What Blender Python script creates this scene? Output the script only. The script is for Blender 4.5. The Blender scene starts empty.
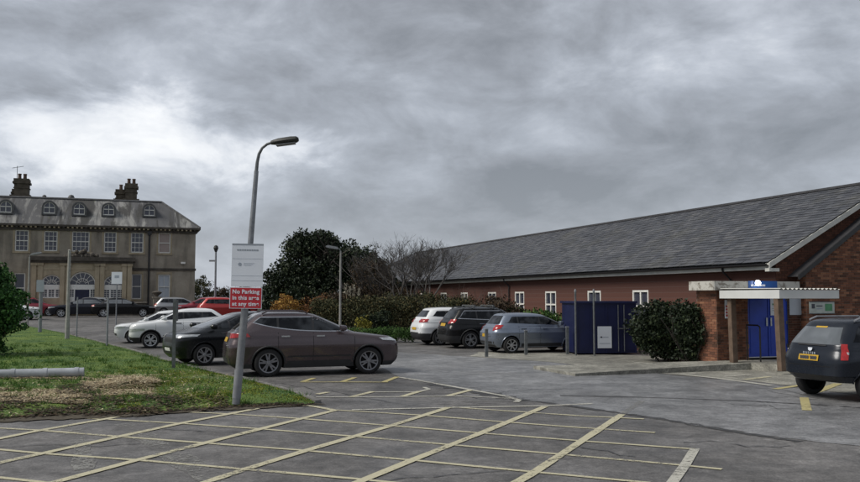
import bpy, math, random
import numpy as np
from mathutils import Vector, Matrix

# ------------------------------------------------------------------ camera, world, sun, exposure
S = bpy.context.scene
C = S.collection
F, CX, CY, HOR, EYE = 849.0, 430.0, 241.0, 297.0, 2.08
PITCH = math.atan((HOR - CY) / F)
cam = bpy.data.cameras.new('camera'); cam.lens = F / 860 * 36; cam.sensor_width = 36
cam.clip_start = 0.1; cam.clip_end = 3000
co = bpy.data.objects.new('camera', cam); C.objects.link(co)
co.location = (0, 0, EYE); co.rotation_euler = (math.pi / 2 + PITCH, 0, 0)
S.camera = co

SUN_EL, SUN_AZ = math.radians(48), math.radians(-105)      # azimuth measured from +Y towards +X
W = bpy.data.worlds.new('World'); S.world = W; W.use_nodes = True
wn, wl = W.node_tree.nodes, W.node_tree.links
wn.clear()
def wnode(t, **k):
    n = wn.new(t)
    for a, b in k.items(): setattr(n, a, b)
    return n
def wmath(op, a, b=None, clamp=False):
    n = wn.new('ShaderNodeMath'); n.operation = op; n.use_clamp = clamp
    for i, q in enumerate((a, b)):
        if q is None: continue
        if isinstance(q, (int, float)): n.inputs[i].default_value = q
        else: wl.new(q, n.inputs[i])
    return n.outputs[0]
sky = wnode('ShaderNodeTexSky', sky_type='NISHITA', sun_disc=False)
sky.sun_elevation = SUN_EL; sky.sun_rotation = SUN_AZ
tc = wnode('ShaderNodeTexCoord')
sep = wnode('ShaderNodeSeparateXYZ'); wl.new(tc.outputs['Generated'], sep.inputs[0])
zc = wmath('ADD', wmath('MAXIMUM', sep.outputs[2], 0.0), 0.24)
comb = wnode('ShaderNodeCombineXYZ')
wl.new(wmath('DIVIDE', sep.outputs[0], zc), comb.inputs[0])
wl.new(wmath('DIVIDE', sep.outputs[1], zc), comb.inputs[1])
def cloud(scale, loc, detail, rough, dist, sx=1.0, sy=1.0, dome=False):
    m = wnode('ShaderNodeMapping'); m.inputs['Location'].default_value = loc
    m.inputs['Scale'].default_value = (sx, sx, sy) if dome else (sx, sy, 1)
    wl.new(tc.outputs['Generated'] if dome else comb.outputs[0], m.inputs[0])
    n = wnode('ShaderNodeTexNoise'); wl.new(m.outputs[0], n.inputs['Vector'])
    n.inputs['Scale'].default_value = scale; n.inputs['Detail'].default_value = detail
    n.inputs['Roughness'].default_value = rough; n.inputs['Distortion'].default_value = dist
    return n.outputs['Fac']
nb = cloud(2.6, (3.1, 7.7, 1.3), 8, 0.52, 0.25, 1.0, 2.1, True)
nf = cloud(7.5, (11.3, 2.2, 4.0), 10, 0.6, 0.3, 1.0, 2.0, True)
ns_ = cloud(1.3, (5.3, 1.2, 0), 5, 0.5, 0.3, 0.8, 1.0)
mixv = wmath('ADD', wmath('ADD', wmath('MULTIPLY', nb, 0.44), wmath('MULTIPLY', nf, 0.36)), wmath('MULTIPLY', ns_, 0.20))
mixv = wmath('SUBTRACT', mixv, wmath('MULTIPLY', wmath('MINIMUM', wmath('MAXIMUM', sep.outputs[2], 0.0), 0.34), 0.10))
# the thin bright part of the cloud deck over the old house (direction in the world)
d0 = Vector((math.sin(math.radians(-21)), math.cos(math.radians(-21)), math.tan(math.radians(10.3)))).normalized()
vs = wnode('ShaderNodeVectorMath', operation='SUBTRACT'); wl.new(tc.outputs['Generated'], vs.inputs[0]); vs.inputs[1].default_value = d0
vm = wnode('ShaderNodeVectorMath', operation='MULTIPLY'); wl.new(vs.outputs[0], vm.inputs[0]); vm.inputs[1].default_value = (4.4, 4.4, 21.0)
vl = wnode('ShaderNodeVectorMath', operation='LENGTH'); wl.new(vm.outputs[0], vl.inputs[0])
gd = wmath('ADD', wmath('SUBTRACT', 1.0, vl.outputs['Value']), wmath('MULTIPLY', wmath('SUBTRACT', mixv, 0.47), 5.0))
gap = wmath('MULTIPLY', gd, 1.25, True)
gapf = wmath('MULTIPLY', gap, 0.115)
val = wmath('ADD', mixv, gapf)
ramp = wnode('ShaderNodeValToRGB'); wl.new(val, ramp.inputs[0])
cr = ramp.color_ramp
stops = [(0.37, (0.105, 0.112, 0.122)), (0.44, (0.155, 0.164, 0.180)), (0.495, (0.205, 0.219, 0.243)), (0.55, (0.275, 0.292, 0.322)), (0.61, (0.39, 0.405, 0.43)), (0.69, (0.525, 0.53, 0.535))]
cr.elements[0].position = stops[0][0]; cr.elements[0].color = (*stops[0][1], 1)
cr.elements[1].position = stops[-1][0]; cr.elements[1].color = (*stops[-1][1], 1)
for p, c in stops[1:-1]:
    e = cr.elements.new(p); e.color = (*c, 1)
# overcast decks are paler towards the horizon haze
hz = wmath('POWER', wmath('SUBTRACT', 1.0, wmath('MAXIMUM', sep.outputs[2], 0.0)), 9.0)
mx = wnode('ShaderNodeMix', data_type='RGBA'); wl.new(wmath('MULTIPLY', hz, 0.6), mx.inputs[0])
wl.new(ramp.outputs[0], mx.inputs[6]); mx.inputs[7].default_value = (0.232, 0.251, 0.288, 1)
bg1 = wnode('ShaderNodeBackground'); wl.new(mx.outputs[2], bg1.inputs[0]); bg1.inputs[1].default_value = 1.0
bg2 = wnode('ShaderNodeBackground'); wl.new(sky.outputs[0], bg2.inputs[0]); bg2.inputs[1].default_value = 0.08
ms = wnode('ShaderNodeMixShader'); ms.inputs[0].default_value = 0.94
wl.new(bg2.outputs[0], ms.inputs[1]); wl.new(bg1.outputs[0], ms.inputs[2])
out = wnode('ShaderNodeOutputWorld'); wl.new(ms.outputs[0], out.inputs[0])

sun = bpy.data.lights.new('sun', 'SUN'); sun.energy = 1.5; sun.angle = math.radians(25); sun.color = (1.0, 0.95, 0.86)
so = bpy.data.objects.new('sun', sun); C.objects.link(so)
sd = Vector((math.sin(SUN_AZ) * math.cos(SUN_EL), math.cos(SUN_AZ) * math.cos(SUN_EL), math.sin(SUN_EL)))
so.rotation_euler = sd.to_track_quat('Z', 'Y').to_euler(); so.location = (0, 0, 60)
S.view_settings.view_transform = 'Standard'; S.view_settings.look = 'None'
S.view_settings.exposure = 1.02; S.view_settings.gamma = 1.0
S.view_settings.use_curve_mapping = False

random.seed(4); RNG = np.random.default_rng(7)
R = math.radians
UA = math.atan2(0.333, 0.943)                  # every building and parking row follows this direction
U = Vector((math.cos(UA), math.sin(UA), 0)); B = Vector((-math.sin(UA), math.cos(UA), 0))

# ------------------------------------------------------------------ helpers
def sm(t): t = min(max(t, 0), 1); return t * t * (3 - 2 * t)
def gz(x, y): return 0.6 * sm((y - 38) / 24) * sm((-x - 2) / 8)
def ray(px, py):
    a, b = (px - CX) / F, (CY - py) / F
    c, s = math.cos(PITCH), math.sin(PITCH)
    return Vector((a, c - b * s, s + b * c))
def G(px, py, z=0.0):
    d = ray(px, py); t = (z - EYE) / d.z
    return Vector((d.x * t, d.y * t, z))
def GT(px, py):                                  # on the sloping terrain
    z = 0.0
    for _ in range(12):
        p = G(px, py, z); z = gz(p.x, p.y)
    return Vector((p.x, p.y, z))
def AT(px, py, Y):
    d = ray(px, py); t = Y / d.y
    return Vector((d.x * t, Y, EYE + d.z * t))
def hit(px, py, O, yl=0.0):                      # pixel -> (local x, z) on a plane of a building
    n = B; d = ray(px, py); P = Vector((O[0], O[1], 0)) + B * yl
    t = n.dot(P - Vector((0, 0, 0))) / n.dot(d)
    q = d * t; r = q - Vector((O[0], O[1], 0))
    return r.dot(U), EYE + d.z * t

class MB:
    def __init__(s): s.v = []; s.f = []; s.m = []
    def add(s, vs, fs, mi=0):
        o = len(s.v); s.v += [tuple(q) for q in vs]
        for f in fs: s.f.append(tuple(i + o for i in f)); s.m.append(mi)
        return s
    def quad(s, a, b, c, d, mi=0): return s.add([a, b, c, d], [(0, 1, 2, 3)], mi)
    def box(s, x0, x1, y0, y1, z0, z1, mi=0, M=None):
        v = [(x, y, z) for z in (z0, z1) for x, y in ((x0, y0), (x1, y0), (x1, y1), (x0, y1))]
        if M is not None: v = [M @ Vector(q) for q in v]
        return s.add(v, [(3, 2, 1, 0), (4, 5, 6, 7), (0, 1, 5, 4), (1, 2, 6, 5), (2, 3, 7, 6), (3, 0, 4, 7)], mi)
    def cbox(s, c, d, mi=0, M=None):
        return s.box(c[0]-d[0]/2, c[0]+d[0]/2, c[1]-d[1]/2, c[1]+d[1]/2, c[2]-d[2]/2, c[2]+d[2]/2, mi, M)
    def tube(s, pts, rad, n=8, mi=0, cap=True):
        pts = [Vector(p) for p in pts]
        if isinstance(rad, (int, float)): rad = [rad] * len(pts)
        o = len(s.v); prev = None
        for i, p in enumerate(pts):
            t = (pts[min(i+1, len(pts)-1)] - pts[max(i-1, 0)]).normalized()
            ref = prev if prev is not None else (Vector((1, 0, 0)) if abs(t.x) < .9 else Vector((0, 1, 0)))
            a = (ref - t * ref.dot(t)).normalized(); prev = a; b = t.cross(a)
            for k in range(n):
                q = 2 * math.pi * k / n
                s.v.append(tuple(p + (a * math.cos(q) + b * math.sin(q)) * rad[i]))
        for i in range(len(pts) - 1):
            for k in range(n):
                k2 = (k + 1) % n
                s.f.append((o+i*n+k, o+i*n+k2, o+(i+1)*n+k2, o+(i+1)*n+k)); s.m.append(mi)
        if cap:
            s.f.append(tuple(o + k for k in reversed(range(n)))); s.m.append(mi)
            e = o + (len(pts)-1)*n; s.f.append(tuple(e + k for k in range(n))); s.m.append(mi)
        return s
    def lathe(s, prof, n=24, axis='z', c=(0, 0, 0), mi=0):
        o = len(s.v); L = len(prof)
        for r, h in prof:
            for k in range(n):
                q = 2*math.pi*k/n; a, b = r*math.cos(q), r*math.sin(q)
                p = (a, b, h) if axis == 'z' else ((a, h, b) if axis == 'y' else (h, a, b))
                s.v.append((p[0]+c[0], p[1]+c[1], p[2]+c[2]))
        for i in range(L-1):
            for k in range(n):
                k2 = (k+1) % n
                s.f.append((o+i*n+k, o+i*n+k2, o+(i+1)*n+k2, o+(i+1)*n+k)); s.m.append(mi)
        return s
    def prism(s, poly, y0, y1, mi=0):            # poly in (x,z), extruded along y
        n = len(poly)
        v = [(x, y0, z) for x, z in poly] + [(x, y1, z) for x, z in poly]
        f = [tuple(range(n)), tuple(reversed(range(n, 2*n)))] + [(i, i+n, (i+1) % n + n, (i+1) % n) for i in range(n)]
        return s.add(v, f, mi)
    def build(s, name, mats, parent=None, smooth=False, ang=35):
        me = bpy.data.meshes.new(name); me.from_pydata(s.v, [], s.f)
        if not isinstance(mats, (list, tuple)): mats = [mats]
        for m in mats: me.materials.append(M_(m))
        if len(mats) > 1: me.polygons.foreach_set('material_index', s.m)
        if smooth:
            me.polygons.foreach_set('use_smooth', [True]*len(me.polygons)); me.set_sharp_from_angle(angle=R(ang))
        me.update()
        return link(name, me, parent)
def link(name, me, parent=None):
    o = bpy.data.objects.new(name, me); C.objects.link(o)
    if parent is not None: o.parent = parent
    return o
def tag(o, label, cat, group=None):
    o['label'] = label; o['category'] = cat
    if group: o['group'] = group
    return o
def thing(name, label, cat, loc=(0, 0, 0), rz=0.0, group=None):
    o = bpy.data.objects.new(name, None); C.objects.link(o); o.empty_display_size = 0.2
    o.location = loc; o.rotation_euler = (0, 0, rz)
    return tag(o, label, cat, group)
def struct(o): o['kind'] = 'structure'; return o
def stuff(o): o['kind'] = 'stuff'; return o

# ------------------------------------------------------------------ materials
MATS = {}
def M_(n): return MATS[n] if isinstance(n, str) else n
class NT:
    def __init__(s, name):
        m = bpy.data.materials.new(name); m.use_nodes = True; MATS[name] = m
        s.m = m; s.t = m.node_tree; s.n = s.t.nodes; s.l = s.t.links
        s.b = s.n['Principled BSDF']; s.co = s.n.new('ShaderNodeTexCoord')
    def set(s, k, v):
        if isinstance(v, (int, float)): s.b.inputs[k].default_value = v
        elif isinstance(v, tuple): s.b.inputs[k].default_value = (*v, 1)
        else: s.l.new(v, s.b.inputs[k])
        return s
    def noise(s, scale, detail=4, rough=.55, stretch=None, coord='Object', dist=0.0):
        n = s.n.new('ShaderNodeTexNoise'); n.inputs['Scale'].default_value = scale
        n.inputs['Detail'].default_value = detail; n.inputs['Roughness'].default_value = rough; n.inputs['Distortion'].default_value = dist
        src = s.co.outputs[coord]
        if stretch:
            mp = s.n.new('ShaderNodeMapping'); mp.inputs['Scale'].default_value = stretch; s.l.new(src, mp.inputs[0]); src = mp.outputs[0]
        s.l.new(src, n.inputs['Vector']); return n.outputs['Fac']
    def ramp(s, fac, stops):
        n = s.n.new('ShaderNodeValToRGB'); s.l.new(fac, n.inputs[0]); e = n.color_ramp.elements
        e[0].position, e[0].color = stops[0][0], (*stops[0][1], 1)
        e[1].position, e[1].color = stops[-1][0], (*stops[-1][1], 1)
        for p, c in stops[1:-1]:
            q = e.new(p); q.color = (*c, 1)
        return n.outputs[0]
    def mix(s, fac, a, b, mode='MIX'):
        n = s.n.new('ShaderNodeMix'); n.data_type = 'RGBA'; n.blend_type = mode
        for i, q in ((0, fac), (6, a), (7, b)):
            if isinstance(q, (int, float)): n.inputs[i].default_value = q
            elif isinstance(q, tuple): n.inputs[i].default_value = (*q, 1)
            else: s.l.new(q, n.inputs[i])
        return n.outputs[2]
    def math(s, op, a, b=0.0, clamp=False):
        n = s.n.new('ShaderNodeMath'); n.operation = op; n.use_clamp = clamp
        for i, q in ((0, a), (1, b)):
            if isinstance(q, (int, float)): n.inputs[i].default_value = q
            else: s.l.new(q, n.inputs[i])
        return n.outputs[0]
    def island(s): return s.n.new('ShaderNodeNewGeometry').outputs['Random Per Island']
    def bump(s, h, strength=.3, dist=.02):
        n = s.n.new('ShaderNodeBump'); n.inputs['Strength'].default_value = strength; n.inputs['Distance'].default_value = dist
        s.l.new(h, n.inputs['Height']); s.l.new(n.outputs[0], s.b.inputs['Normal']); return s
def g(*a): return tuple(a) if len(a) == 3 else (a[0],)*3
def plain(name, col, rough=.6, var=.25, scale=6, metal=0.0, bump=0.0, coat=0.0, spec=.5):
    t = NT(name)
    lo = tuple(c*(1-var) for c in col); hi = tuple(min(c*(1+var), 1) for c in col)
    f = t.noise(scale, 5)
    t.set('Base Color', t.ramp(f, [(.3, lo), (.7, hi)])).set('Roughness', rough).set('Metallic', metal).set('Specular IOR Level', spec)
    if coat: t.set('Coat Weight', coat); t.set('Coat Roughness', .06)
    if bump: t.bump(t.noise(scale*6, 4), bump, .01)
    return t
def islandmat(name, stops, rough=.8, trans=0.0, spec=.3):
    t = NT(name); c = t.ramp(t.island(), stops)
    c2 = t.mix(t.math('MULTIPLY', t.noise(.9, 3), .5), c, tuple(q*.55 for q in stops[0][1]))
    t.set('Base Color', c2).set('Roughness', rough).set('Specular IOR Level', spec)
    if trans: t.set('Subsurface Weight', 0.0)
    return t

def asphalt(name, base, seed, rmin, rmax):
    t = NT(name)
    grit = t.noise(30, 6, .8); fine = t.noise(85, 3, .7)
    c = t.mix(1.0, base, t.ramp(t.noise(.27, 6, .6, dist=.4), [(.30, g(.62)), (.5, g(1.0)), (.70, g(1.45))]), 'MULTIPLY')
    c = t.mix(1.0, c, t.ramp(t.noise(1.5, 9, .72, dist=.5), [(.33, g(.55)), (.5, g(1.0)), (.67, g(1.5))]), 'MULTIPLY')
    c = t.mix(1.0, c, t.ramp(t.noise(8, 6, .7), [(.33, g(.72)), (.5, g(1.0)), (.67, g(1.32))]), 'MULTIPLY')
    c = t.mix(1.0, c, t.ramp(grit, [(.3, g(.45)), (.5, g(1.0)), (.7, g(1.7))]), 'MULTIPLY')
    c = t.mix(t.math('MULTIPLY', t.ramp(t.noise(60, 2, .5), [(.66, g(0)), (.70, g(1))]), .45), c, tuple(min(1, q*3.0) for q in base))
    ol = t.ramp(t.noise(.9, 4, .55), [(.70, g(0)), (.78, g(.75))])
    c = t.mix(ol, c, tuple(q*.35 for q in base))
    # cracks: the thin zero band of a warped noise
    cr = t.noise(.55, 5, .6, dist=1.6)
    d = t.math('ABSOLUTE', t.math('SUBTRACT', cr, .5))
    k = t.ramp(d, [(.0, g(.9)), (.006, g(.0))])
    gate = t.ramp(t.noise(.16, 2), [(.52, g(0)), (.6, g(1))])
    c = t.mix(t.math('MULTIPLY', t.math('MULTIPLY', k, gate), .8), c, tuple(q*.3 for q in base))
    t.set('Base Color', c).set('Specular IOR Level', .5)
    t.set('Roughness', t.ramp(t.noise(.5, 4, dist=.5), [(.35, g(rmin)), (.65, g(rmax))]))
    t.bump(t.math('ADD', grit, t.math('MULTIPLY', fine, .6)), .45, .012); return t
asphalt('asphalt', (.100, .096, .094), 1, .5, .75)
asphalt('road_asphalt', (.150, .151, .155), 2, .34, .56)
asphalt('tar', (.045, .045, .047), 3, .35, .6)
asphalt('concrete_path', (.20, .195, .17), 4, .7, .9)

def paint(name, col, wear):
    t = NT(name); n1 = t.noise(11, 8, .8); n2 = t.noise(.7, 3); n3 = t.noise(45, 3, .7)
    w = t.math('ADD', t.math('MULTIPLY', n1, .5), t.math('ADD', t.math('MULTIPLY', n2, .3), t.math('MULTIPLY', n3, .25)))
    a = t.ramp(w, [(wear - .035, g(.08)), (wear + .025, g(1))])
    t.set('Base Color', t.mix(n3, tuple(c*.75 for c in col), tuple(min(c*1.15, 1) for c in col))).set('Roughness', .7).set('Alpha', a)
paint('yellow_paint', (.46, .43, .30), .475)
paint('yellow_bright', (.40, .35, .17), .455)
paint('tar_worn', (.042, .042, .044), .50)
paint('white_paint', (.43, .42, .37), .49)
paint('faded_paint', (.22, .217, .205), .545)

t = NT('earth'); t.set('Base Color', t.mix(t.noise(2.5, 6, .65), (.035, .028, .02), (.085, .07, .045))).set('Roughness', .95); t.bump(t.noise(14, 5), .7, .05)
t = NT('far_ground'); t.set('Base Color', t.mix(t.noise(.2, 5), (.03, .045, .018), (.06, .075, .03))).set('Roughness', .95)
t = NT('turf')
f = t.noise(.8, 6, .65, dist=.5)
t.set('Base Color', t.mix(t.ramp(f, [(.36, g(0)), (.62, g(1))]), (.034, .085, .015), (.11, .165, .024))).set('Roughness', .95); t.bump(t.noise(25, 4), .6, .04)
islandmat('grass_blades', [(0, (0.03325, 0.102, 0.01575)), (.5, (0.05344, 0.15, 0.02025)), (.8, (0.1128, 0.195, 0.02475)), (1, (0.2019, 0.24, 0.05625))])
islandmat('moss_blades', [(0, (0.07594, 0.1013, 0.01458)), (.5, (0.2194, 0.2531, 0.0243)), (1, (0.3712, 0.3712, 0.04253))])
islandmat('straw', [(0, (0.1444, 0.1084, 0.06502)), (.4, (0.3757, 0.2963, 0.1806)), (.75, (0.6069, 0.4985, 0.3179)), (1, (0.72, 0.679, 0.4767))])
islandmat('dead_leaf', [(0, (0.0195, 0.01365, 0.008775)), (.5, (0.04875, 0.03218, 0.01755)), (1, (0.117, 0.078, 0.039))])
islandmat('evergreen_leaf', [(0, (0.006528, 0.01306, 0.006528)), (.5, (0.01632, 0.02938, 0.01306)), (.9, (0.0359, 0.05549, 0.02122)), (1, (0.07344, 0.08976, 0.0359))], .6)
islandmat('conifer_leaf', [(0, (0.02093, 0.0592, 0.01794)), (.5, (0.04605, 0.1292, 0.03229)), (1, (0.1046, 0.2288, 0.05382))])
islandmat('hedge_leaf', [(0, (0.02277, 0.0297, 0.01452)), (.5, (0.05692, 0.06336, 0.02541)), (.85, (0.1044, 0.0891, 0.0363)), (1, (0.1708, 0.1288, 0.05445))])
islandmat('brown_leaf', [(0, (0.0232, 0.0174, 0.0116)), (.5, (0.058, 0.0406, 0.02465)), (1, (0.1232, 0.07975, 0.0435))])
islandmat('orange_leaf', [(0, (0.1683, 0.08413, 0.02884)), (.5, (0.3605, 0.1803, 0.04326)), (1, (0.5288, 0.3365, 0.07211))])
islandmat('rust_leaf', [(0, (0.085, 0.0374, 0.0204)), (.5, (0.17, 0.0765, 0.0306)), (1, (0.255, 0.136, 0.0425))])
islandmat('lime_leaf', [(0, (0.108, 0.108, 0.0216)), (.5, (0.252, 0.234, 0.036)), (1, (0.396, 0.342, 0.054))])
islandmat('green_leaf', [(0, (0.02048, 0.052, 0.013)), (.5, (0.04777, 0.1105, 0.0234)), (1, (0.1024, 0.195, 0.039))])
islandmat('pampas', [(0, (.30, .28, .22)), (1, (.62, .58, .48))])
plain('bark', (.045, .038, .032), .9, .4, 9, bump=.6)
plain('twig', (.10, .092, .086), .9, .3, 5)

# masonry
islandmat('brick', [(0, (0.091, 0.04876, 0.033)), (.3, (0.182, 0.07876, 0.0495)), (.7, (0.2639, 0.1125, 0.066)), (1, (0.364, 0.1781, 0.1023))], .9)
islandmat('dark_brick', [(0, (0.07351, 0.03432, 0.02323)), (.5, (0.1144, 0.04805, 0.03194)), (1, (0.1552, 0.06521, 0.04066))], .9)
plain('mortar', (.16, .145, .125), .95, .2, 12)
plain('dark_mortar', (.055, .035, .03), .95, .2, 12)
t = NT('far_brick'); bt = t.n.new('ShaderNodeTexBrick'); bt.inputs['Scale'].default_value = 4.4
bt.inputs['Color1'].default_value = (.118, .047, .034, 1); bt.inputs['Color2'].default_value = (.08, .033, .025, 1); bt.inputs['Mortar'].default_value = (.13, .11, .10, 1)
bt.inputs['Mortar Size'].default_value = .012; bt.inputs['Brick Width'].default_value = .9; bt.inputs['Row Height'].default_value = .33
mp = t.n.new('ShaderNodeMapping'); mp.inputs['Rotation'].default_value = (R(90), 0, R(90)); t.l.new(t.co.outputs['Object'], mp.inputs[0]); t.l.new(mp.outputs[0], bt.inputs['Vector'])
t.set('Base Color', bt.outputs['Color']).set('Roughness', .9)
_sl = islandmat('slate', [(0, (.040, .042, .050)), (.4, (.062, .066, .078)), (.8, (.085, .088, .10)), (1, (.12, .12, .125))], .55, spec=.45)
c_ = _sl.b.inputs['Base Color'].links[0].from_socket
c_ = _sl.mix(_sl.ramp(_sl.noise(.5, 6, .65, dist=.5), [(.52, g(0)), (.7, g(.55))]), c_, (.075, .072, .055))
c_ = _sl.mix(_sl.ramp(_sl.noise(.35, 5, .6, (1, 2.2, 1)), [(.55, g(0)), (.72, g(.5))]), c_, (.13, .13, .135)); _sl.set('Base Color', c_)
plain('slate_under', (.03, .03, .034), .9)
t = NT('stone')
a = t.ramp(t.noise(.55, 6, .65, dist=.4), [(.3, (.23, .20, .162)), (.55, (.335, .295, .24)), (.75, (.42, .38, .315))])
b = t.mix(t.ramp(t.noise(1.1, 5, .6, (1, 1, .22)), [(.48, g(0)), (.70, g(.7))]), a, (.085, .076, .066))
t.set('Base Color', b).set('Roughness', .92); t.bump(t.noise(7, 5), .4, .03)
t = NT('pale_stone')
a = t.ramp(t.noise(.8, 6, .65), [(.3, (.30, .245, .165)), (.7, (.45, .38, .27))])
t.set('Base Color', t.mix(t.ramp(t.noise(1.4, 5, .6, (1, 1, .25)), [(.55, g(0)), (.75, g(.6))]), a, (.10, .085, .065))).set('Roughness', .9); t.bump(t.noise(8, 5), .3, .02)
plain('dark_stone', (.075, .065, .055), .92, .45, 2.2, bump=.4)
t = NT('old_slate')
w = t.noise(.95, 7, .68, (1.0, .2, .22), dist=.8); v = t.noise(.42, 5, .6)
a = t.ramp(v, [(.3, (.06, .061, .066)), (.7, (.11, .11, .115))])
a = t.mix(t.ramp(w, [(.49, g(0)), (.60, g(.8))]), a, (.29, .288, .275))
a = t.mix(t.ramp(t.noise(.75, 7, .66, (1.1, .16, .18), dist=.7), [(.50, g(0)), (.58, g(.92))]), a, (.038, .037, .036))
a = t.mix(t.ramp(t.noise(2.2, 4, .6, (1, 1, .5)), [(.66, g(0)), (.74, g(.7))]), a, (.11, .13, .05))
t.set('Base Color', a).set('Roughness', .8); t.bump(t.noise(9, 3, .5, (.3, .3, 6)), .35, .02)
plain('lead', (.085, .086, .09), .6, .35, 4)
plain('chimney_stone', (.085, .072, .055), .92, .4, 3, bump=.4)
plain('terracotta', (.10, .065, .05), .9)
t = NT('window_glass'); t.set('Base Color', t.mix(t.noise(1.1, 2), (.02, .023, .036), (.075, .08, .115))).set('Roughness', .08).set('Specular IOR Level', .6)  # bluish reflection tint painted into the base colour
t = NT('blind'); t.set('Base Color', t.mix(t.noise(2, 3), (.30, .24, .225), (.40, .33, .30))).set('Roughness', .6)
plain('sash_paint', (.74, .73, .69), .5, .1)
plain('pipe_black', (.018, .018, .02), .45, .3)
plain('gutter', (.02, .02, .022), .4, .2)
plain('fascia_white', (.50, .50, .47), .55, .14, 2.5)
plain('fascia_clean', (.60, .61, .60), .45, .07, 1.5)
t = NT('fascia_peeling'); t.set('Base Color', t.mix(t.ramp(t.noise(3.2, 6, .7, dist=.6), [(.5, g(0)), (.58, g(1))]), (.50, .49, .45), (.22, .20, .17))).set('Roughness', .8)
plain('door_blue', (.013, .052, .42), .4, .15, 3)
plain('old_door_blue', (.008, .012, .045), .45, .2, 3)
plain('sign_blue', (.008, .075, .30), .35, .06)
plain('hoarding_blue', (.006, .010, .052), .45, .25, 1.6)
plain('timber_post', (.125, .085, .06), .8, .35, 5, bump=.4)
plain('galv', (.24, .25, .265), .45, .2, 9, metal=.55)
plain('grey_paint', (.22, .23, .25), .5, .18, 5)
plain('dull_steel', (.13, .14, .145), .5, .3, 8, metal=.3)
plain('concrete', (.30, .295, .28), .9, .2, 7, bump=.35)
plain('kerb_stone', (.16, .155, .145), .9, .35, 4, bump=.5)
plain('pipe_plastic', (.30, .32, .35), .55, .25, 3)
plain('lamp_dark', (.028, .03, .028), .6, .3, 7)
plain('lamp_lens', (.16, .165, .16), .3, .2, 5)
plain('sign_white', (.66, .70, .76), .4, .04, 2)
plain('sign_grey', (.45, .49, .54), .4, .06, 2)
plain('sign_strip', (.26, .29, .33), .4, .05, 2)
plain('sign_red', (.42, .018, .028), .4, .06, 2)
plain('ink', (.05, .055, .07), .6, .1)
plain('ink_grey', (.30, .34, .40), .6, .1)
plain('sign_green', (.08, .25, .12), .5, .2)
plain('board_green', (.42, .46, .43), .5, .15, 6)
plain('handrail_black', (.012, .012, .013), .4)
t = NT('lit_lamp'); t.set('Base Color', g(.9)).set('Emission Color', (1, 1, .97)).set('Emission Strength', 6.0)

def carpaint(name, col, metal=.35, rough=.32):
    t = NT(name); f = t.noise(2.0, 4)
    t.set('Base Color', t.mix(t.math('MULTIPLY', f, .5), col, tuple(c*.72+.006 for c in col))).set('Metallic', metal)
    t.set('Roughness', t.ramp(t.noise(3, 4), [(.3, g(rough)), (.7, g(rough+.12))])).set('Coat Weight', .6 if sum(col) > .1 else .12).set('Specular IOR Level', .5 if sum(col) > .03 else .3).set('Coat Roughness', .07)
carpaint('paint_bronze', (.085, .064, .070), .5, .22)
carpaint('paint_white', (.74, .76, .78), .0, .3)
carpaint('paint_black', (.006, .0065, .008), .1, .22)
carpaint('paint_charcoal', (.010, .012, .015), .2, .2)
carpaint('paint_bluegrey', (.21, .245, .31), .6, .26)
carpaint('paint_navy', (.011, .015, .024), .3, .22)
carpaint('paint_red', (.42, .020, .018), .1)
carpaint('paint_crimson', (.24, .012, .03), .1)
carpaint('paint_silver', (.35, .36, .37), .6)
carpaint('paint_darkblue', (.010, .013, .024), .3)
t = NT('car_glass'); t.set('Base Color', t.mix(t.ramp(t.noise(3.1, 2), [(.45, g(0)), (.62, g(1))]), (.003, .004, .006), (.028, .032, .038))).set('Roughness', .03).set('Specular IOR Level', .32)
t = NT('car_glass_painted_sky'); t.set('Base Color', t.mix(t.noise(1.7, 2), (.05, .058, .066), (.15, .165, .18))).set('Roughness', .04).set('Specular IOR Level', 1.0)  # pale base colour stands in for bright sky reflected in the glass
plain('tyre', (.014, .014, .015), .85, .3, 9)
plain('well', (.006, .006, .007), .95)
plain('cladding', (.022, .023, .025), .6, .2)
plain('rim', (.50, .51, .53), .32, .12, 5, metal=.8)
plain('rim_dark', (.22, .22, .235), .35, .12, 5, metal=.8)
plain('chrome', (.55, .56, .58), .18, .1, 5, metal=.95)
plain('lens_red', (.33, .012, .012), .18, .25, 14, coat=.6)
plain('lens_clear', (.52, .54, .56), .12, .25, 16, metal=.3, coat=.6)
plain('plate_yellow', (.50, .31, .025), .4, .05)
plain('plate_white', (.65, .66, .64), .4, .05)

def text(name, body, size, mat, parent, loc, rot=(math.pi/2, 0, 0), bold=0.0, space=1.0, align='CENTER'):
    cu = bpy.data.curves.new(name, 'FONT'); cu.body = body; cu.size = size; cu.align_x = align; cu.align_y = 'CENTER'
    cu.offset = bold; cu.space_character = space; cu.extrude = .0015
    tmp = bpy.data.objects.new(name, cu); C.objects.link(tmp)
    dg = bpy.context.evaluated_depsgraph_get(); me = bpy.data.meshes.new_from_object(tmp.evaluated_get(dg))
    bpy.data.objects.remove(tmp); me.name = name; me.materials.clear(); me.materials.append(M_(mat))
    o = link(name, me, parent); o.location = loc; o.rotation_euler = rot
    return o

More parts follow.
